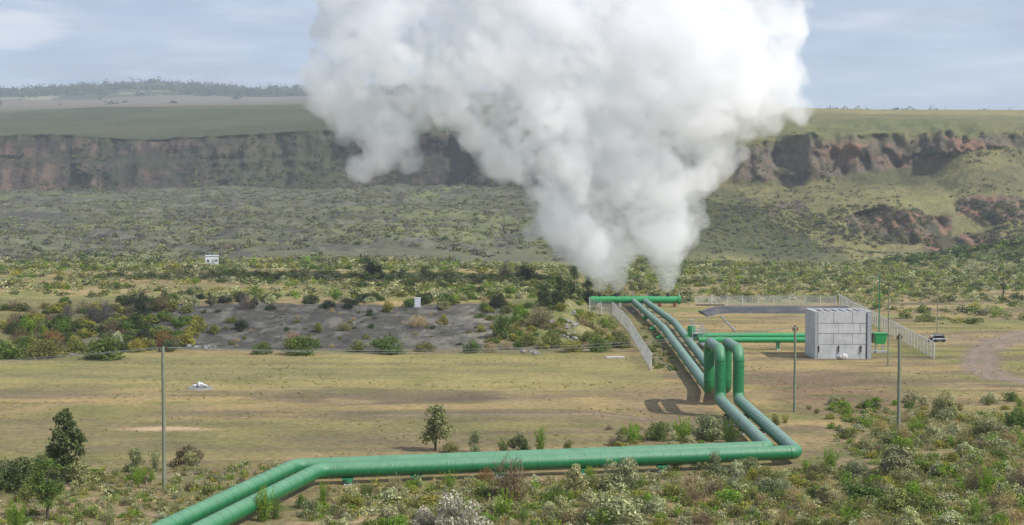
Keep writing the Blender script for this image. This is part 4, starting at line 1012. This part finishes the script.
rnd(34, (330, 700), (484, 532), (1.0, 2.2), KF, 'in the dense scrub in front of the long pipes', 'front scrub', clear, extra=50)
rnd(60, (700, 1030), (458, 532), (1.0, 2.3), KF, 'in the dense scrub at the lower right', 'lower right scrub', clear, extra=70)
rnd(28, (830, 1030), (400, 458), (.9, 2.2), KF, 'in the scrub around the thick right pole', 'right pole scrub', clear, extra=90)
rnd(12, (600, 735), (428, 447), (.7, 1.4), KF, 'behind the pipes left of the loop run', 'scrub behind the pipes', clear, extra=24)
rnd(18, (60, 330), (470, 530), (.6, 1.3), KF, 'in dry grass left of the sloping pipes', 'left dry grass', clear, extra=50)
rnd(10, (790, 850), (405, 440), (.6, 1.3), KF, 'on bare ground right of the pipe run', 'bare ground right of the pipes', clear)
KM = [('silver', 'silver', 'grey green bush'), ('silver', 'cream', 'cream tipped bush'), ('leafy', 'olive', 'olive bush'), ('leafy', 'green', 'green bush'), ('leafy', 'dark', 'dark bush'), ('silver', 'silver2', 'silvery bush'), ('leafy', 'bright', 'bright bush')]
rnd(0, (0, 200), (308, 352), (1.6, 3.4), [('leafy', 'green', 'green bush'), ('leafy', 'dark', 'dark bush'), ('leafy', 'olive', 'olive bush'), ('bare', 'brown', 'brown bush'), ('leafy', 'yellow', 'yellowish bush')], 'on the overgrown left end of the bank', 'left bank thicket', extra=190)
rnd(0, (60, 480), (300, 307), (1.6, 3.2), [('leafy', 'dark', 'dark bush'), ('leafy', 'deep', 'blackish bush'), ('leafy', 'green', 'green bush'), ('silver', 'cream', 'cream tipped bush')], 'along the terrace rim above the gravel', 'terrace rim', lambda u, v, p: vnoise(u / 16, 0 * v, 3) > .35, extra=60)
rnd(0, (480, 632), (303, 350), (1.0, 2.6), [('leafy', 'olive', 'olive bush'), ('leafy', 'yellow', 'yellowish bush'), ('leafy', 'green', 'green bush'), ('bare', 'straw', 'straw coloured bush')], 'on the green mound left of the pipes', 'mound scrub', lambda u, v, p: p.x < 15.5, extra=110)
rnd(0, (190, 500), (309, 348), (.5, 1.3), [('bare', 'straw', 'x'), ('leafy', 'olive', 'x'), ('leafy', 'dark', 'x')], '', '', extra=70)
rnd(0, (440, 580), (286, 302), (1.6, 3.2), KM, 'in the thicket behind the mound', 'thicket behind the mound', extra=60)
rnd(12, (655, 690), (300, 312), (.6, 1.2), KM[:4], 'in rough grass right of the header', 'grass by the header', lambda u, v, p: p.y > 284 or p.x > 33)

rnd(0, (640, 700), (320, 372), (.5, 1.3), [('leafy', 'olive', 'x'), ('spiky', 'green', 'x'), ('bare', 'straw', 'x'), ('leafy', 'green', 'x')], '', '', lambda u, v, p: np.interp(p.y, [165, 191, 223, 260], [17, 17, 18, 18.5]) < p.x < np.interp(p.y, [150, 222, 281], [18.6, 21.6, 22]), extra=60)
half = []
for i in range(2): half += [thin('silver', i, 900, 1.6), thin('leafy', i, 900, 1.6), thin('spiky', i, 600, 1.5), thin('bare', i, 700, 1.3)]
scatter_mesh('scattered_bushes', EXTRA, 'smaller bushes growing between the larger ones across bank, mound and foreground', 'scrub', half)
# ---- stuff: foreground ground cover, mid plain scrub, lava scrub, hill scrub, wood
def tint_arr(name, j=.25):
    c = np.array(TINT[name]); return c * random.uniform(1 - j, 1 + j) * np.array([random.uniform(.93, 1.07), 1, random.uniform(.9, 1.1)])
low = [thin('tuft', i, 14, 1.2) for i in range(3)] + [thin('leafy', 0, 90, 3.2), thin('silver', 0, 90, 3.2), thin('spiky', 0, 70, 2.6), thin('silver', 1, 90, 3.2)]
items = []
for k in range(26000):
    y = 84 + 58 * random.random() ** 1.15; x = random.uniform(-.42, .46) * y
    if not clear(0, 0, Vector((x, y, 0))): continue
    right_ = x > 14
    lim = 140 if x > 30 else 126 if x > 24 else (118 if right_ else 110)
    if y > lim + 10 * (vnoise(x / 6, y / 6, 5) - .5): continue
    if x < -14 and random.random() < .55: continue
    if float(fbm(x / 4, y / 3, 81)) > .63: continue
    dn = float(fbm(x / 5, y / 5, 131))
    if random.random() > .25 + dn * 1.1: continue
    if random.random() < .5:
        w = random.uniform(.5, 1.1); items.append((x, y, gz(x, y) - .02, w, w * random.uniform(.5, .9), random.choice((0, 1, 2)), *tint_arr(random.choice(('straw', 'olive', 'straw', 'yellow', 'silver2')))))
    else:
        t_ = random.choice((3, 4, 5, 6, 4)); w = random.uniform(.4, 1.2)
        items.append((x, y, gz(x, y) - .05, w, w * random.uniform(.6, 1), t_, *tint_arr(random.choice(('olive', 'green', 'bright', 'yellow', 'bright')) if t_ in (3, 5) else random.choice(('silver', 'silver2', 'olive', 'cream')))))
scatter_mesh('foreground_undergrowth', items, 'tangled low undergrowth and dry tufts filling the foreground', 'undergrowth', low)
items = []
for k in range(15000):
    y = random.uniform(112, 345); x = random.uniform(-.40, .42) * y
    n_ = float(fbm(x / 12, y / 8, 133))
    if 18 < x < 27 and y < 290: continue
    if y < 232 and not (y < 130 or x > 26) and n_ < .54: continue
    if n_ < .47: continue
    if 34 < x < 62 and 180 < y < 284 and random.random() < .8: continue
    w = random.uniform(.3, .8); items.append((x, y, gz(x, y) - .02, w, w * random.uniform(.35, .6), random.choice((0, 1, 2)), *tint_arr(random.choice(('straw', 'olive', 'straw', 'yellow')))))
scatter_mesh('grass_tufts', items, 'dry grass tufts dotted over the flat fields', 'grass', low[:3])
mid = [thin('silver', 2, 120, 2.9), thin('leafy', 2, 120, 2.9), thin('silver', 3, 120, 2.9), thin('leafy', 3, 120, 2.9)]
items = []; nmid = 0; cand = []
for k in range(16000):
    y = 240 + 280 * random.random() ** .8; x = random.uniform(-.42, .42) * y
    if y < 292 and 12 < x < 66: continue
    if y > (430 if x < 20 else 600): continue
    u = 512 + F * x / y
    n_ = float(fbm(x / 26, y / 15, 135)); th = .38 - .16 * float(sm(y, 280, 360))
    if u > 700: th += .02
    if n_ < th or random.random() > .30 + .7 * float(sm(n_, th, .7)): continue
    cand.append((y, x, u))
cand.sort()
for j, (y, x, u) in enumerate(cand):
    w = random.uniform(1.2, 3.2) * (1 if y < 400 else 1.2); h = w * random.uniform(.5, .85)
    if j < 14:
        kd, ti, wd = random.choice(KM)
        shrub(x, y, w, h, kd, ti, '%s in the mid distance scrub %s' % (wd, 'on the left' if u < 480 else 'on the right'), 'mid distance scrub')
    else:
        t_ = random.randrange(4)
        items.append((x, y, gz(x, y) - .1, w, h, t_, *tint_arr(random.choice(('silver', 'cream', 'silver2', 'olive', 'silver')) if t_ in (0, 2) else random.choice(('green', 'olive', 'dark', 'olive', 'yellow', 'dark', 'bright')))))
scatter_mesh('plain_scrub', items, 'mixed grey green and dark scrub covering the far plain', 'scrub', mid)
def terrain_scatter(n, r0, r1, cond, wr, hr, tints, tset, name, label, cat_, seed):
    g = G(seed); items = []
    rows = np.where((S[:, 0] >= r0) & (S[:, 0] <= r1))[0]
    tries = 0
    # choose uniformly by depth/area
    wts = np.array([abs(TY[min(r + 1, NR - 1), NC // 2] - TY[r, NC // 2]) * (TY[r, NC // 2]) for r in rows]); wts = wts / wts.sum()
    R = g.choice(rows, n * 3, p=wts); Cc = g.uniform(90, NC - 90, n * 3)
    for r, c in zip(R, Cc):
        i = int(c); f = c - i; a = g.random(); r2 = min(r + 1, NR - 1)
        pt = [(q[r, i] * (1 - f) + q[r, i + 1] * f) * (1 - a) + (q[r2, i] * (1 - f) + q[r2, i + 1] * f) * a for q in (TX, TY, TZ)]
        if not cond(pt[0], pt[1], pt[2], r, i): continue
        w = g.uniform(*wr); items.append((pt[0], pt[1], pt[2] - .15 * w, w, w * g.uniform(*hr), int(g.integers(0, len(tset))), *tint_arr(tints[int(g.integers(0, len(tints)))])))
        if len(items) >= n: break
    return scatter_mesh(name, items, label, cat_, tset)
fars = [thin('silver', 4, 46, 4.2), thin('leafy', 4, 46, 4.2), thin('leafy', 1, 46, 4.2)]
terrain_scatter(11000, 1.2, 5.1, lambda x, y, z, r, i: right[r, i] < .5 and fbm(x / 40, y / 60, 141) > .34, (1.8, 5.5), (.5, .8), ('mauve', 'mauve', 'olive', 'silver', 'dark', 'silver', 'brown'), fars, 'lava_scrub', 'grey tangled scrub over the lava field below the cliffs', 'scrub', 5)
terrain_scatter(9000, 1.6, 6.95, lambda x, y, z, r, i: right[r, i] > .5 and fbm(x / 30, y / 30, 143) > .42 - .1 * rockR[r, i] - .1 * fan[r, i], (1.2, 4.4), (.4, .8), ('dark', 'olive', 'deep', 'olive', 'mauve', 'brown'), fars, 'slope_scrub', 'dark bushes scattered over the right escarpment', 'scrub', 6)
terrain_scatter(1300, 4.9, 6.9, lambda x, y, z, r, i: right[r, i] < .5 and fbm(x / 30, z / 20, 145) > .45, (3, 7), (.6, 1.0), ('dark', 'deep', 'dark', 'olive'), fars, 'cliff_scrub', 'dark bushes clinging to the left cliff', 'scrub', 7)
terrain_scatter(2400, 0.4, 1.9, lambda x, y, z, r, i: bump[r, i] > .8, (3, 6.5), (.6, .95), ('dark', 'deep', 'dark', 'green'), mid, 'hillock_thicket', 'dense dark thicket covering the small hill at the far right', 'thicket', 8)
terrain_scatter(3600, 10.0, 11.05, lambda x, y, z, r, i: fbm(x / 180, y / 180, 147) > .40, (16, 38), (.55, 1.1), ('dark', 'deep', 'dark'), fars, 'far_woodland', 'distant dark woodland along the top of the horizon hill', 'wood', 9)
terrain_scatter(26, 8.6, 9.8, lambda x, y, z, r, i: -1000 < x < -560, (14, 34), (.5, .9), ('deep',), fars, 'far_grove', 'dark grove on the distant pale plateau at the left', 'grove', 10)


# ------------------------------------------------------------------ steam
Ys = 281.6
PX = Ys / F
blobs = [ # u, v, radius px, squash, density, y offset m
 (600, 293, 3, 1), (601, 284, 8, 1), (617, 293, 3, 1), (618, 284, 8, 1), (606, 272, 19, 1), (595, 256, 28, 1), (619, 257, 20, 1), (570, 244, 22, 1), (556, 232, 20, .9), (590, 233, 38, 1), (572, 213, 40, 1), (545, 243, 13, .5), (540, 232, 12, .5),
 (600, 200, 52, 1), (562, 180, 46, 1), (530, 160, 42, 1), (585, 150, 60, 1), (545, 110, 62, 1), (500, 115, 46, 1),
 (668, 295, 2.5, 1), (669, 287, 6, 1), (670, 278, 10, 1), (666, 266, 16, 1), (668, 250, 22, 1), (676, 236, 22, 1), (654, 240, 24, 1), (640, 215, 38, 1), (660, 205, 34, 1), (690, 196, 17, 1), (706, 182, 18, 1), (720, 171, 15, 1), (690, 170, 36, 1),
 (640, 165, 58, 1), (690, 135, 52, 1), (730, 112, 44, 1), (765, 95, 34, 1), (792, 76, 32, 1), (780, 30, 44, 1), (740, 60, 70, 1), (680, 70, 85, 1), (620, 80, 85, 1), (560, 50, 85, 1), (500, 55, 72, 1), (802, 112, 15, .9), (775, 126, 14, .8),
 (450, 60, 64, 1), (400, 45, 58, 1), (355, 60, 50, 1), (328, 98, 26, .85), (345, 118, 24, .8), (370, 105, 34, .95), (400, 100, 34, 1), (438, 92, 38, 1), (478, 125, 30, 1), (338, 25, 46, 1), (312, 80, 20, .7),
 (392, 142, 22, .8), (376, 162, 17, .65), (404, 166, 13, .65), (355, 175, 14, .62), (341, 183, 9, .6), (420, 180, 10, .6), (372, 138, 20, .8), (412, 150, 10, .6), (345, 160, 9, .6), (428, 196, 6, .5), (500, 165, 24, .7), (515, 190, 16, .5), (322, 60, 22, .45),
 (350, -30, 52, .8), (420, -30, 70, .9), (500, -30, 80, 1), (590, -25, 90, 1), (680, -20, 90, 1), (755, -20, 66, 1), (790, -35, 44, 1), (732, 166, 11, 1), (745, 158, 7, .8), (702, 226, 9, 1), (694, 243, 9, 1), (700, 212, 8, .9), (531, 240, 9, .7), (326, 130, 14, .5), (312, 112, 12, .4), (640, 285, 7, .2), (645, 262, 12, .25), (652, 278, 6, .12)]
sph = []
g = G(77)
for k, (u, v, r, dn) in enumerate(blobs):
    c = atD(u, v, Ys); R = r * PX; hgt = c.z
    yo = g.normal() * min(R * .25, 3.0); sph.append((c.x, c.y + yo, c.z, R, dn))
kids = []
for (x, y, z, R, dn) in sph:
    if R < 1.2: continue
    nk = int(7 + R * 1.1)
    for _ in range(nk):
        d = g.normal(size=3); d /= np.linalg.norm(d); rr = R * g.uniform(.16, .38)
        kids.append((x + d[0] * R * .86, y + d[1] * R * .86, z + d[2] * R * .86, rr, dn * g.uniform(.8, 1)))
gk = []
for (x, y, z, R, dn) in kids:
    if R < 2.0: continue
    for _ in range(3):
        d = g.normal(size=3); d /= np.linalg.norm(d); rr = R * g.uniform(.3, .5)
        gk.append((x + d[0] * R * .85, y + d[1] * R * .85, z + d[2] * R * .85, rr, dn))
allb = np.array(sph + kids + gk)
SPC = 0.95
lo = (allb[:, :3] - allb[:, 3:4]).min(0) - 2; hi = (allb[:, :3] + allb[:, 3:4]).max(0) + 2
lo[2] = max(lo[2], 2.2)
nx = np.ceil((hi - lo) / SPC).astype(int)
occ = np.zeros(nx, np.float32)
for x, y, z, R, dn in allb:
    i0 = np.maximum(((np.array([x, y, z]) - R - lo) / SPC).astype(int), 0); i1 = np.minimum(((np.array([x, y, z]) + R - lo) / SPC).astype(int) + 2, nx)
    if (i1 <= i0).any(): continue
    ax = [lo[q] + (np.arange(i0[q], i1[q]) + .5) * SPC for q in range(3)]
    d2 = np.sqrt((ax[0][:, None, None] - x) ** 2 + (ax[1][None, :, None] - y) ** 2 + (ax[2][None, None, :] - z) ** 2)
    val = np.clip((R - d2) / (min(R * .35, 1.1) + .15), 0, 1) * dn
    sl = (slice(i0[0], i1[0]), slice(i0[1], i1[1]), slice(i0[2], i1[2])); occ[sl] = np.maximum(occ[sl], val)
ijk = np.argwhere(occ > .02); vals = occ[tuple(ijk.T)]
keep = g.random(len(vals)) < vals; ijk = ijk[keep]
SP = lo + (ijk + .5 + g.uniform(-.45, .45, ijk.shape)) * SPC
def n3(P, sc_, s): return vnoise(P[:, 0] / sc_ + .37 * P[:, 1] / sc_, P[:, 2] / sc_ - .41 * P[:, 1] / sc_, s) - .5
for sc_, am in ((9, 4.0), (4, 2.0), (2, .9)):
    aw = np.clip((SP[:, 2] - 2) / 9, .1, 1)[:, None] * am
    SP = SP + np.stack([n3(SP, sc_, 201), n3(SP, sc_, 202), n3(SP, sc_, 203)], 1) * aw
SP[:, 2] = np.maximum(SP[:, 2], 2.25); ijk = np.clip(((SP - lo) / SPC).astype(int), 0, None)
extra_pts = []
for (x, y, z, R_, dn) in sph:
    if R_ < 5.5 and dn > .6:
        n_ = int((4.2 * R_ ** 3) / SPC ** 3 * 1.8 + 26); d = g.normal(size=(n_, 3)); d /= np.linalg.norm(d, axis=1, keepdims=True)
        extra_pts.append(np.array([x, y, z]) + d * (R_ * g.random(n_) ** .45)[:, None])
for u0 in (600, 617.5, 668.5):
    n_ = 1100; t_ = g.random(n_) ** .9; p0 = atD(u0, 297.5, Ys); rr_ = .25 + 1.1 * t_; th_ = g.uniform(0, 6.283, n_); q_ = np.sqrt(g.random(n_)) * rr_
    extra_pts.append(np.stack([p0.x + q_ * np.cos(th_), p0.y + q_ * np.sin(th_), 2.3 + 3.6 * t_], 1))
SP = np.concatenate([SP] + extra_pts); SP[:, 2] = np.maximum(SP[:, 2], 2.25)
ijk = np.clip(((SP - lo) / SPC).astype(int), 0, None)
# closed hull around the cloud: boundary of coarse voxels, smoothed
HS = 3
cs = SPC * HS
cn = (np.maximum(nx, ijk.max(0) + 1) // HS) + 5
og = np.zeros(cn, bool); ci = ijk // HS + 2
og[tuple(ci.T)] = True
dil = og.copy()
for a in (-1, 0, 1):
    for b_ in (-1, 0, 1):
        for c_ in (-1, 0, 1): dil |= np.roll(np.roll(np.roll(og, a, 0), b_, 1), c_, 2)
hv = {}; hfs = []
hl = lo - 2 * cs
def vid(t):
    if t not in hv: hv[t] = len(hv)
    return hv[t]
dirs = [((1, 0, 0), [(1, 0, 0), (1, 1, 0), (1, 1, 1), (1, 0, 1)]), ((-1, 0, 0), [(0, 0, 0), (0, 0, 1), (0, 1, 1), (0, 1, 0)]), ((0, 1, 0), [(0, 1, 0), (0, 1, 1), (1, 1, 1), (1, 1, 0)]),
        ((0, -1, 0), [(0, 0, 0), (1, 0, 0), (1, 0, 1), (0, 0, 1)]), ((0, 0, 1), [(0, 0, 1), (1, 0, 1), (1, 1, 1), (0, 1, 1)]), ((0, 0, -1), [(0, 0, 0), (0, 1, 0), (1, 1, 0), (1, 0, 0)])]
for d_, q in dirs:
    ex = dil & ~np.roll(dil, (-d_[0], -d_[1], -d_[2]), (0, 1, 2))
    for i, j, k in np.argwhere(ex): hfs.append([vid((i + a, j + b_, k + c_)) for a, b_, c_ in q])
HV = np.array(list(hv.keys()), float) * cs + hl
hfs = np.array(hfs)
e = np.concatenate([hfs[:, [0, 1]], hfs[:, [1, 2]], hfs[:, [2, 3]], hfs[:, [3, 0]]]); e = np.concatenate([e, e[:, ::-1]])
for it in range(3):
    acc = np.zeros_like(HV); cnt = np.zeros(len(HV)); np.add.at(acc, e[:, 0], HV[e[:, 1]]); np.add.at(cnt, e[:, 0], 1)
    HV = HV * .5 + .5 * acc / cnt[:, None]
HV[:, 2] = np.maximum(HV[:, 2], 2.0)
me = bpy.data.meshes.new('steam_cloud')
nh = len(HV); AV = np.concatenate([HV, SP]).astype(np.float32)
me.vertices.add(len(AV)); me.vertices.foreach_set('co', AV.ravel()); me.loops.add(hfs.size); me.loops.foreach_set('vertex_index', hfs.astype(np.int32).ravel())
me.polygons.add(len(hfs)); me.polygons.foreach_set('loop_start', np.arange(0, hfs.size, 4, dtype=np.int32)); me.update()
steam = tag(link('steam_cloud', me), 'huge billowing white steam plume blasting up from the green header pipe', 'steam', kind='stuff')
vg = steam.vertex_groups.new(name='vapour'); vg.add(list(range(nh, nh + len(SP))), 1.0, 'REPLACE')
print('steam points', len(SP), 'hull', nh)
m = bpy.data.materials.new('steam_vapour'); m.use_nodes = True; nt = m.node_tree; nt.nodes.clear()
out = N(nt, 'ShaderNodeOutputMaterial'); pv = N(nt, 'ShaderNodeVolumePrincipled')
pd = N(nt, 'ShaderNodeTexPointDensity'); pd.point_source = 'OBJECT'; pd.object = steam; pd.radius = 1.35; pd.resolution = 220; pd.space = 'OBJECT'; pd.interpolation = 'Linear'
pd.vertex_color_source = 'VERTEX_WEIGHT'; pd.vertex_attribute_name = 'vapour'
tc = N(nt, 'ShaderNodeTexCoord')
n1 = noise(nt, .34, 4, .68, tc.outputs['Object'])
sub = N(nt, 'ShaderNodeMath', operation='MULTIPLY_ADD'); nt.links.new(n1.outputs[0], sub.inputs[0]); sub.inputs[1].default_value = -1.8; sub.inputs[2].default_value = .70
vo = N(nt, 'ShaderNodeTexVoronoi'); vo.feature = 'F1'; vo.inputs['Scale'].default_value = .27; vo.inputs['Detail'].default_value = 2.0; vo.inputs['Roughness'].default_value = .55; vo.normalize = True
nt.links.new(tc.outputs['Object'], vo.inputs['Vector'])
vs_ = N(nt, 'ShaderNodeMath', operation='MULTIPLY_ADD'); nt.links.new(vo.outputs['Distance'], vs_.inputs[0]); vs_.inputs[1].default_value = -4.6; nt.links.new(sub.outputs[0], vs_.inputs[2]); sub = vs_; sub0 = .52
cw = N(nt, 'ShaderNodeMath', operation='MULTIPLY'); nt.links.new(pd.outputs['Density'], cw.inputs[0]); nt.links.new(pd.outputs['Color'], cw.inputs[1])
ad = N(nt, 'ShaderNodeMath', operation='ADD'); nt.links.new(cw.outputs[0], ad.inputs[0]); nt.links.new(sub.outputs[0], ad.inputs[1])
ad2 = N(nt, 'ShaderNodeMath', operation='ADD'); nt.links.new(ad.outputs[0], ad2.inputs[0]); ad2.inputs[1].default_value = sub0; ad = ad2
mr = N(nt, 'ShaderNodeMapRange'); mr.inputs[1].default_value = 0.0; mr.inputs[2].default_value = 2.0; mr.inputs[3].default_value = 0; mr.inputs[4].default_value = .42
nt.links.new(ad.outputs[0], mr.inputs[0])
gt = N(nt, 'ShaderNodeMapRange'); gt.inputs[1].default_value = .25; gt.inputs[2].default_value = .9; nt.links.new(cw.outputs[0], gt.inputs[0])
gm = N(nt, 'ShaderNodeMath', operation='MULTIPLY'); nt.links.new(gt.outputs[0], gm.inputs[0]); nt.links.new(mr.outputs[0], gm.inputs[1])
nt.links.new(gm.outputs[0], pv.inputs['Density']); nt.links.new(pv.outputs[0], out.inputs['Volume'])
pv.inputs['Color'].default_value = (1, 1, 1, 1); pv.inputs['Anisotropy'].default_value = 0.0
me.materials.append(m)

# ------------------------------------------------------------------ haze
HZ = 0.00015
mb = MB(); mb.box((0, 3300, 170), (5600, 7000, 440)); haze = mb.build('haze', []); tag(haze, 'thin even haze filling the valley air', 'haze', kind='stuff')
m = bpy.data.materials.new('haze_air'); m.use_nodes = True; nt = m.node_tree; nt.nodes.clear(); out = N(nt, 'ShaderNodeOutputMaterial'); pv = N(nt, 'ShaderNodeVolumePrincipled')
pv.inputs['Density'].default_value = HZ; pv.inputs['Color'].default_value = (.82, .90, 1.0, 1); pv.inputs['Anisotropy'].default_value = .2
nt.links.new(pv.outputs[0], out.inputs['Volume']); haze.data.materials.append(m)
zmin = float(TZ.min()); zmax = float(max(TZ.max() + 40, hi[2] + 5)); 
haze.location = (0, 3300, (zmin - 1 + zmax) / 2)
for v_ in haze.data.vertices:
    v_.co = (math.copysign(3500, v_.co.x), (-3400 if v_.co.y < 3300 else 3400), (zmax - zmin + 1) / 2 * (1 if v_.co.z > 170 else -1))
sc.cycles.volume_bounces = 40; sc.cycles.max_bounces = 40; sc.cycles.volume_max_steps = 512

# ------------------------------------------------------------------ sky, sun, camera
w = bpy.data.worlds.new('World'); sc.world = w; w.use_nodes = True; nt = w.node_tree; bg = nt.nodes['Background']
sky = N(nt, 'ShaderNodeTexSky', sky_type='NISHITA'); sky.sun_disc = False
SUN = Vector((5.2, -3.1, 5.9)).normalized()
sky.sun_elevation = math.asin(SUN.z); sky.sun_rotation = math.atan2(SUN.x, SUN.y); sky.air_density = 1.0; sky.dust_density = 1.2; sky.altitude = 1800
tc = N(nt, 'ShaderNodeTexCoord'); mp = N(nt, 'ShaderNodeMapping'); mp.inputs['Scale'].default_value = (5, 5, 34); mp.inputs['Location'].default_value = (3.1, 0.4, 1.9); nt.links.new(tc.outputs['Generated'], mp.inputs[0])
n1 = noise(nt, 1.0, 6, .55, mp.outputs[0]); r1 = ramp(nt, n1.outputs[0], [(.38, (.75, .75, .75)), (.62, (1, 1, 1))])
mp2 = N(nt, 'ShaderNodeMapping'); mp2.inputs['Scale'].default_value = (9, 9, 60); mp2.inputs['Location'].default_value = (7.3, 2.2, 4.9); nt.links.new(tc.outputs['Generated'], mp2.inputs[0])
n2 = noise(nt, 1.0, 5, .55, mp2.outputs[0]); r2 = ramp(nt, n2.outputs[0], [(.33, (2.5, 3.0, 3.95)), (.5, (3.1, 3.6, 4.6)), (.68, (4.2, 4.6, 5.4))])
cx = mix(nt, sky.outputs[0], r2.outputs[0], r1.outputs[0]); vd = N(nt, 'ShaderNodeVectorMath', operation='SUBTRACT'); nt.links.new(tc.outputs['Generated'], vd.inputs[0]); vd.inputs[1].default_value = tuple((atD(14, 33, 1000) - Vector((0, 0, HC))).normalized())
vm = N(nt, 'ShaderNodeVectorMath', operation='MULTIPLY'); nt.links.new(vd.outputs[0], vm.inputs[0]); vm.inputs[1].default_value = (38, 38, 105)
vl = N(nt, 'ShaderNodeVectorMath', operation='LENGTH'); nt.links.new(vm.outputs[0], vl.inputs[0])
v2 = N(nt, 'ShaderNodeMath', operation='MULTIPLY_ADD'); nt.links.new(n2.outputs[0], v2.inputs[0]); v2.inputs[1].default_value = -2.6; nt.links.new(vl.outputs['Value'], v2.inputs[2])
v3 = N(nt, 'ShaderNodeMath', operation='ADD'); nt.links.new(v2.outputs[0], v3.inputs[0]); v3.inputs[1].default_value = .45; v2 = v3
rc_ = ramp(nt, v2.outputs[0], [(.0, (.42,) * 3), (.5, (0, 0, 0))]); cx = mix(nt, cx, (6.6, 6.6, 6.7), rc_.outputs[0])
nt.links.new(cx, bg.inputs[0]); bg.inputs[1].default_value = .135
sl = bpy.data.lights.new('sun', 'SUN'); sl.energy = 4.0; sl.angle = math.radians(.55); sl.color = (1.0, .97, .935)
so = bpy.data.objects.new('sun', sl); COL.objects.link(so); so.rotation_euler = (-SUN).to_track_quat('-Z', 'Y').to_euler(); so.location = (60, -20, 120)
cam = bpy.data.cameras.new('camera'); co = bpy.data.objects.new('camera', cam); COL.objects.link(co)
co.location = (0, 0, HC); co.rotation_euler = (math.pi / 2 - PITCH, 0, 0); cam.sensor_width = 36; cam.lens = F / 1024 * 36; cam.clip_end = 20000; cam.clip_start = .5
sc.camera = co
sc.view_settings.view_transform = 'Standard'; sc.view_settings.look = 'None'; sc.view_settings.exposure = 0.24; sc.view_settings.gamma = 1
sc.cycles.use_denoising = True; sc.cycles.denoiser = 'OPENIMAGEDENOISE'
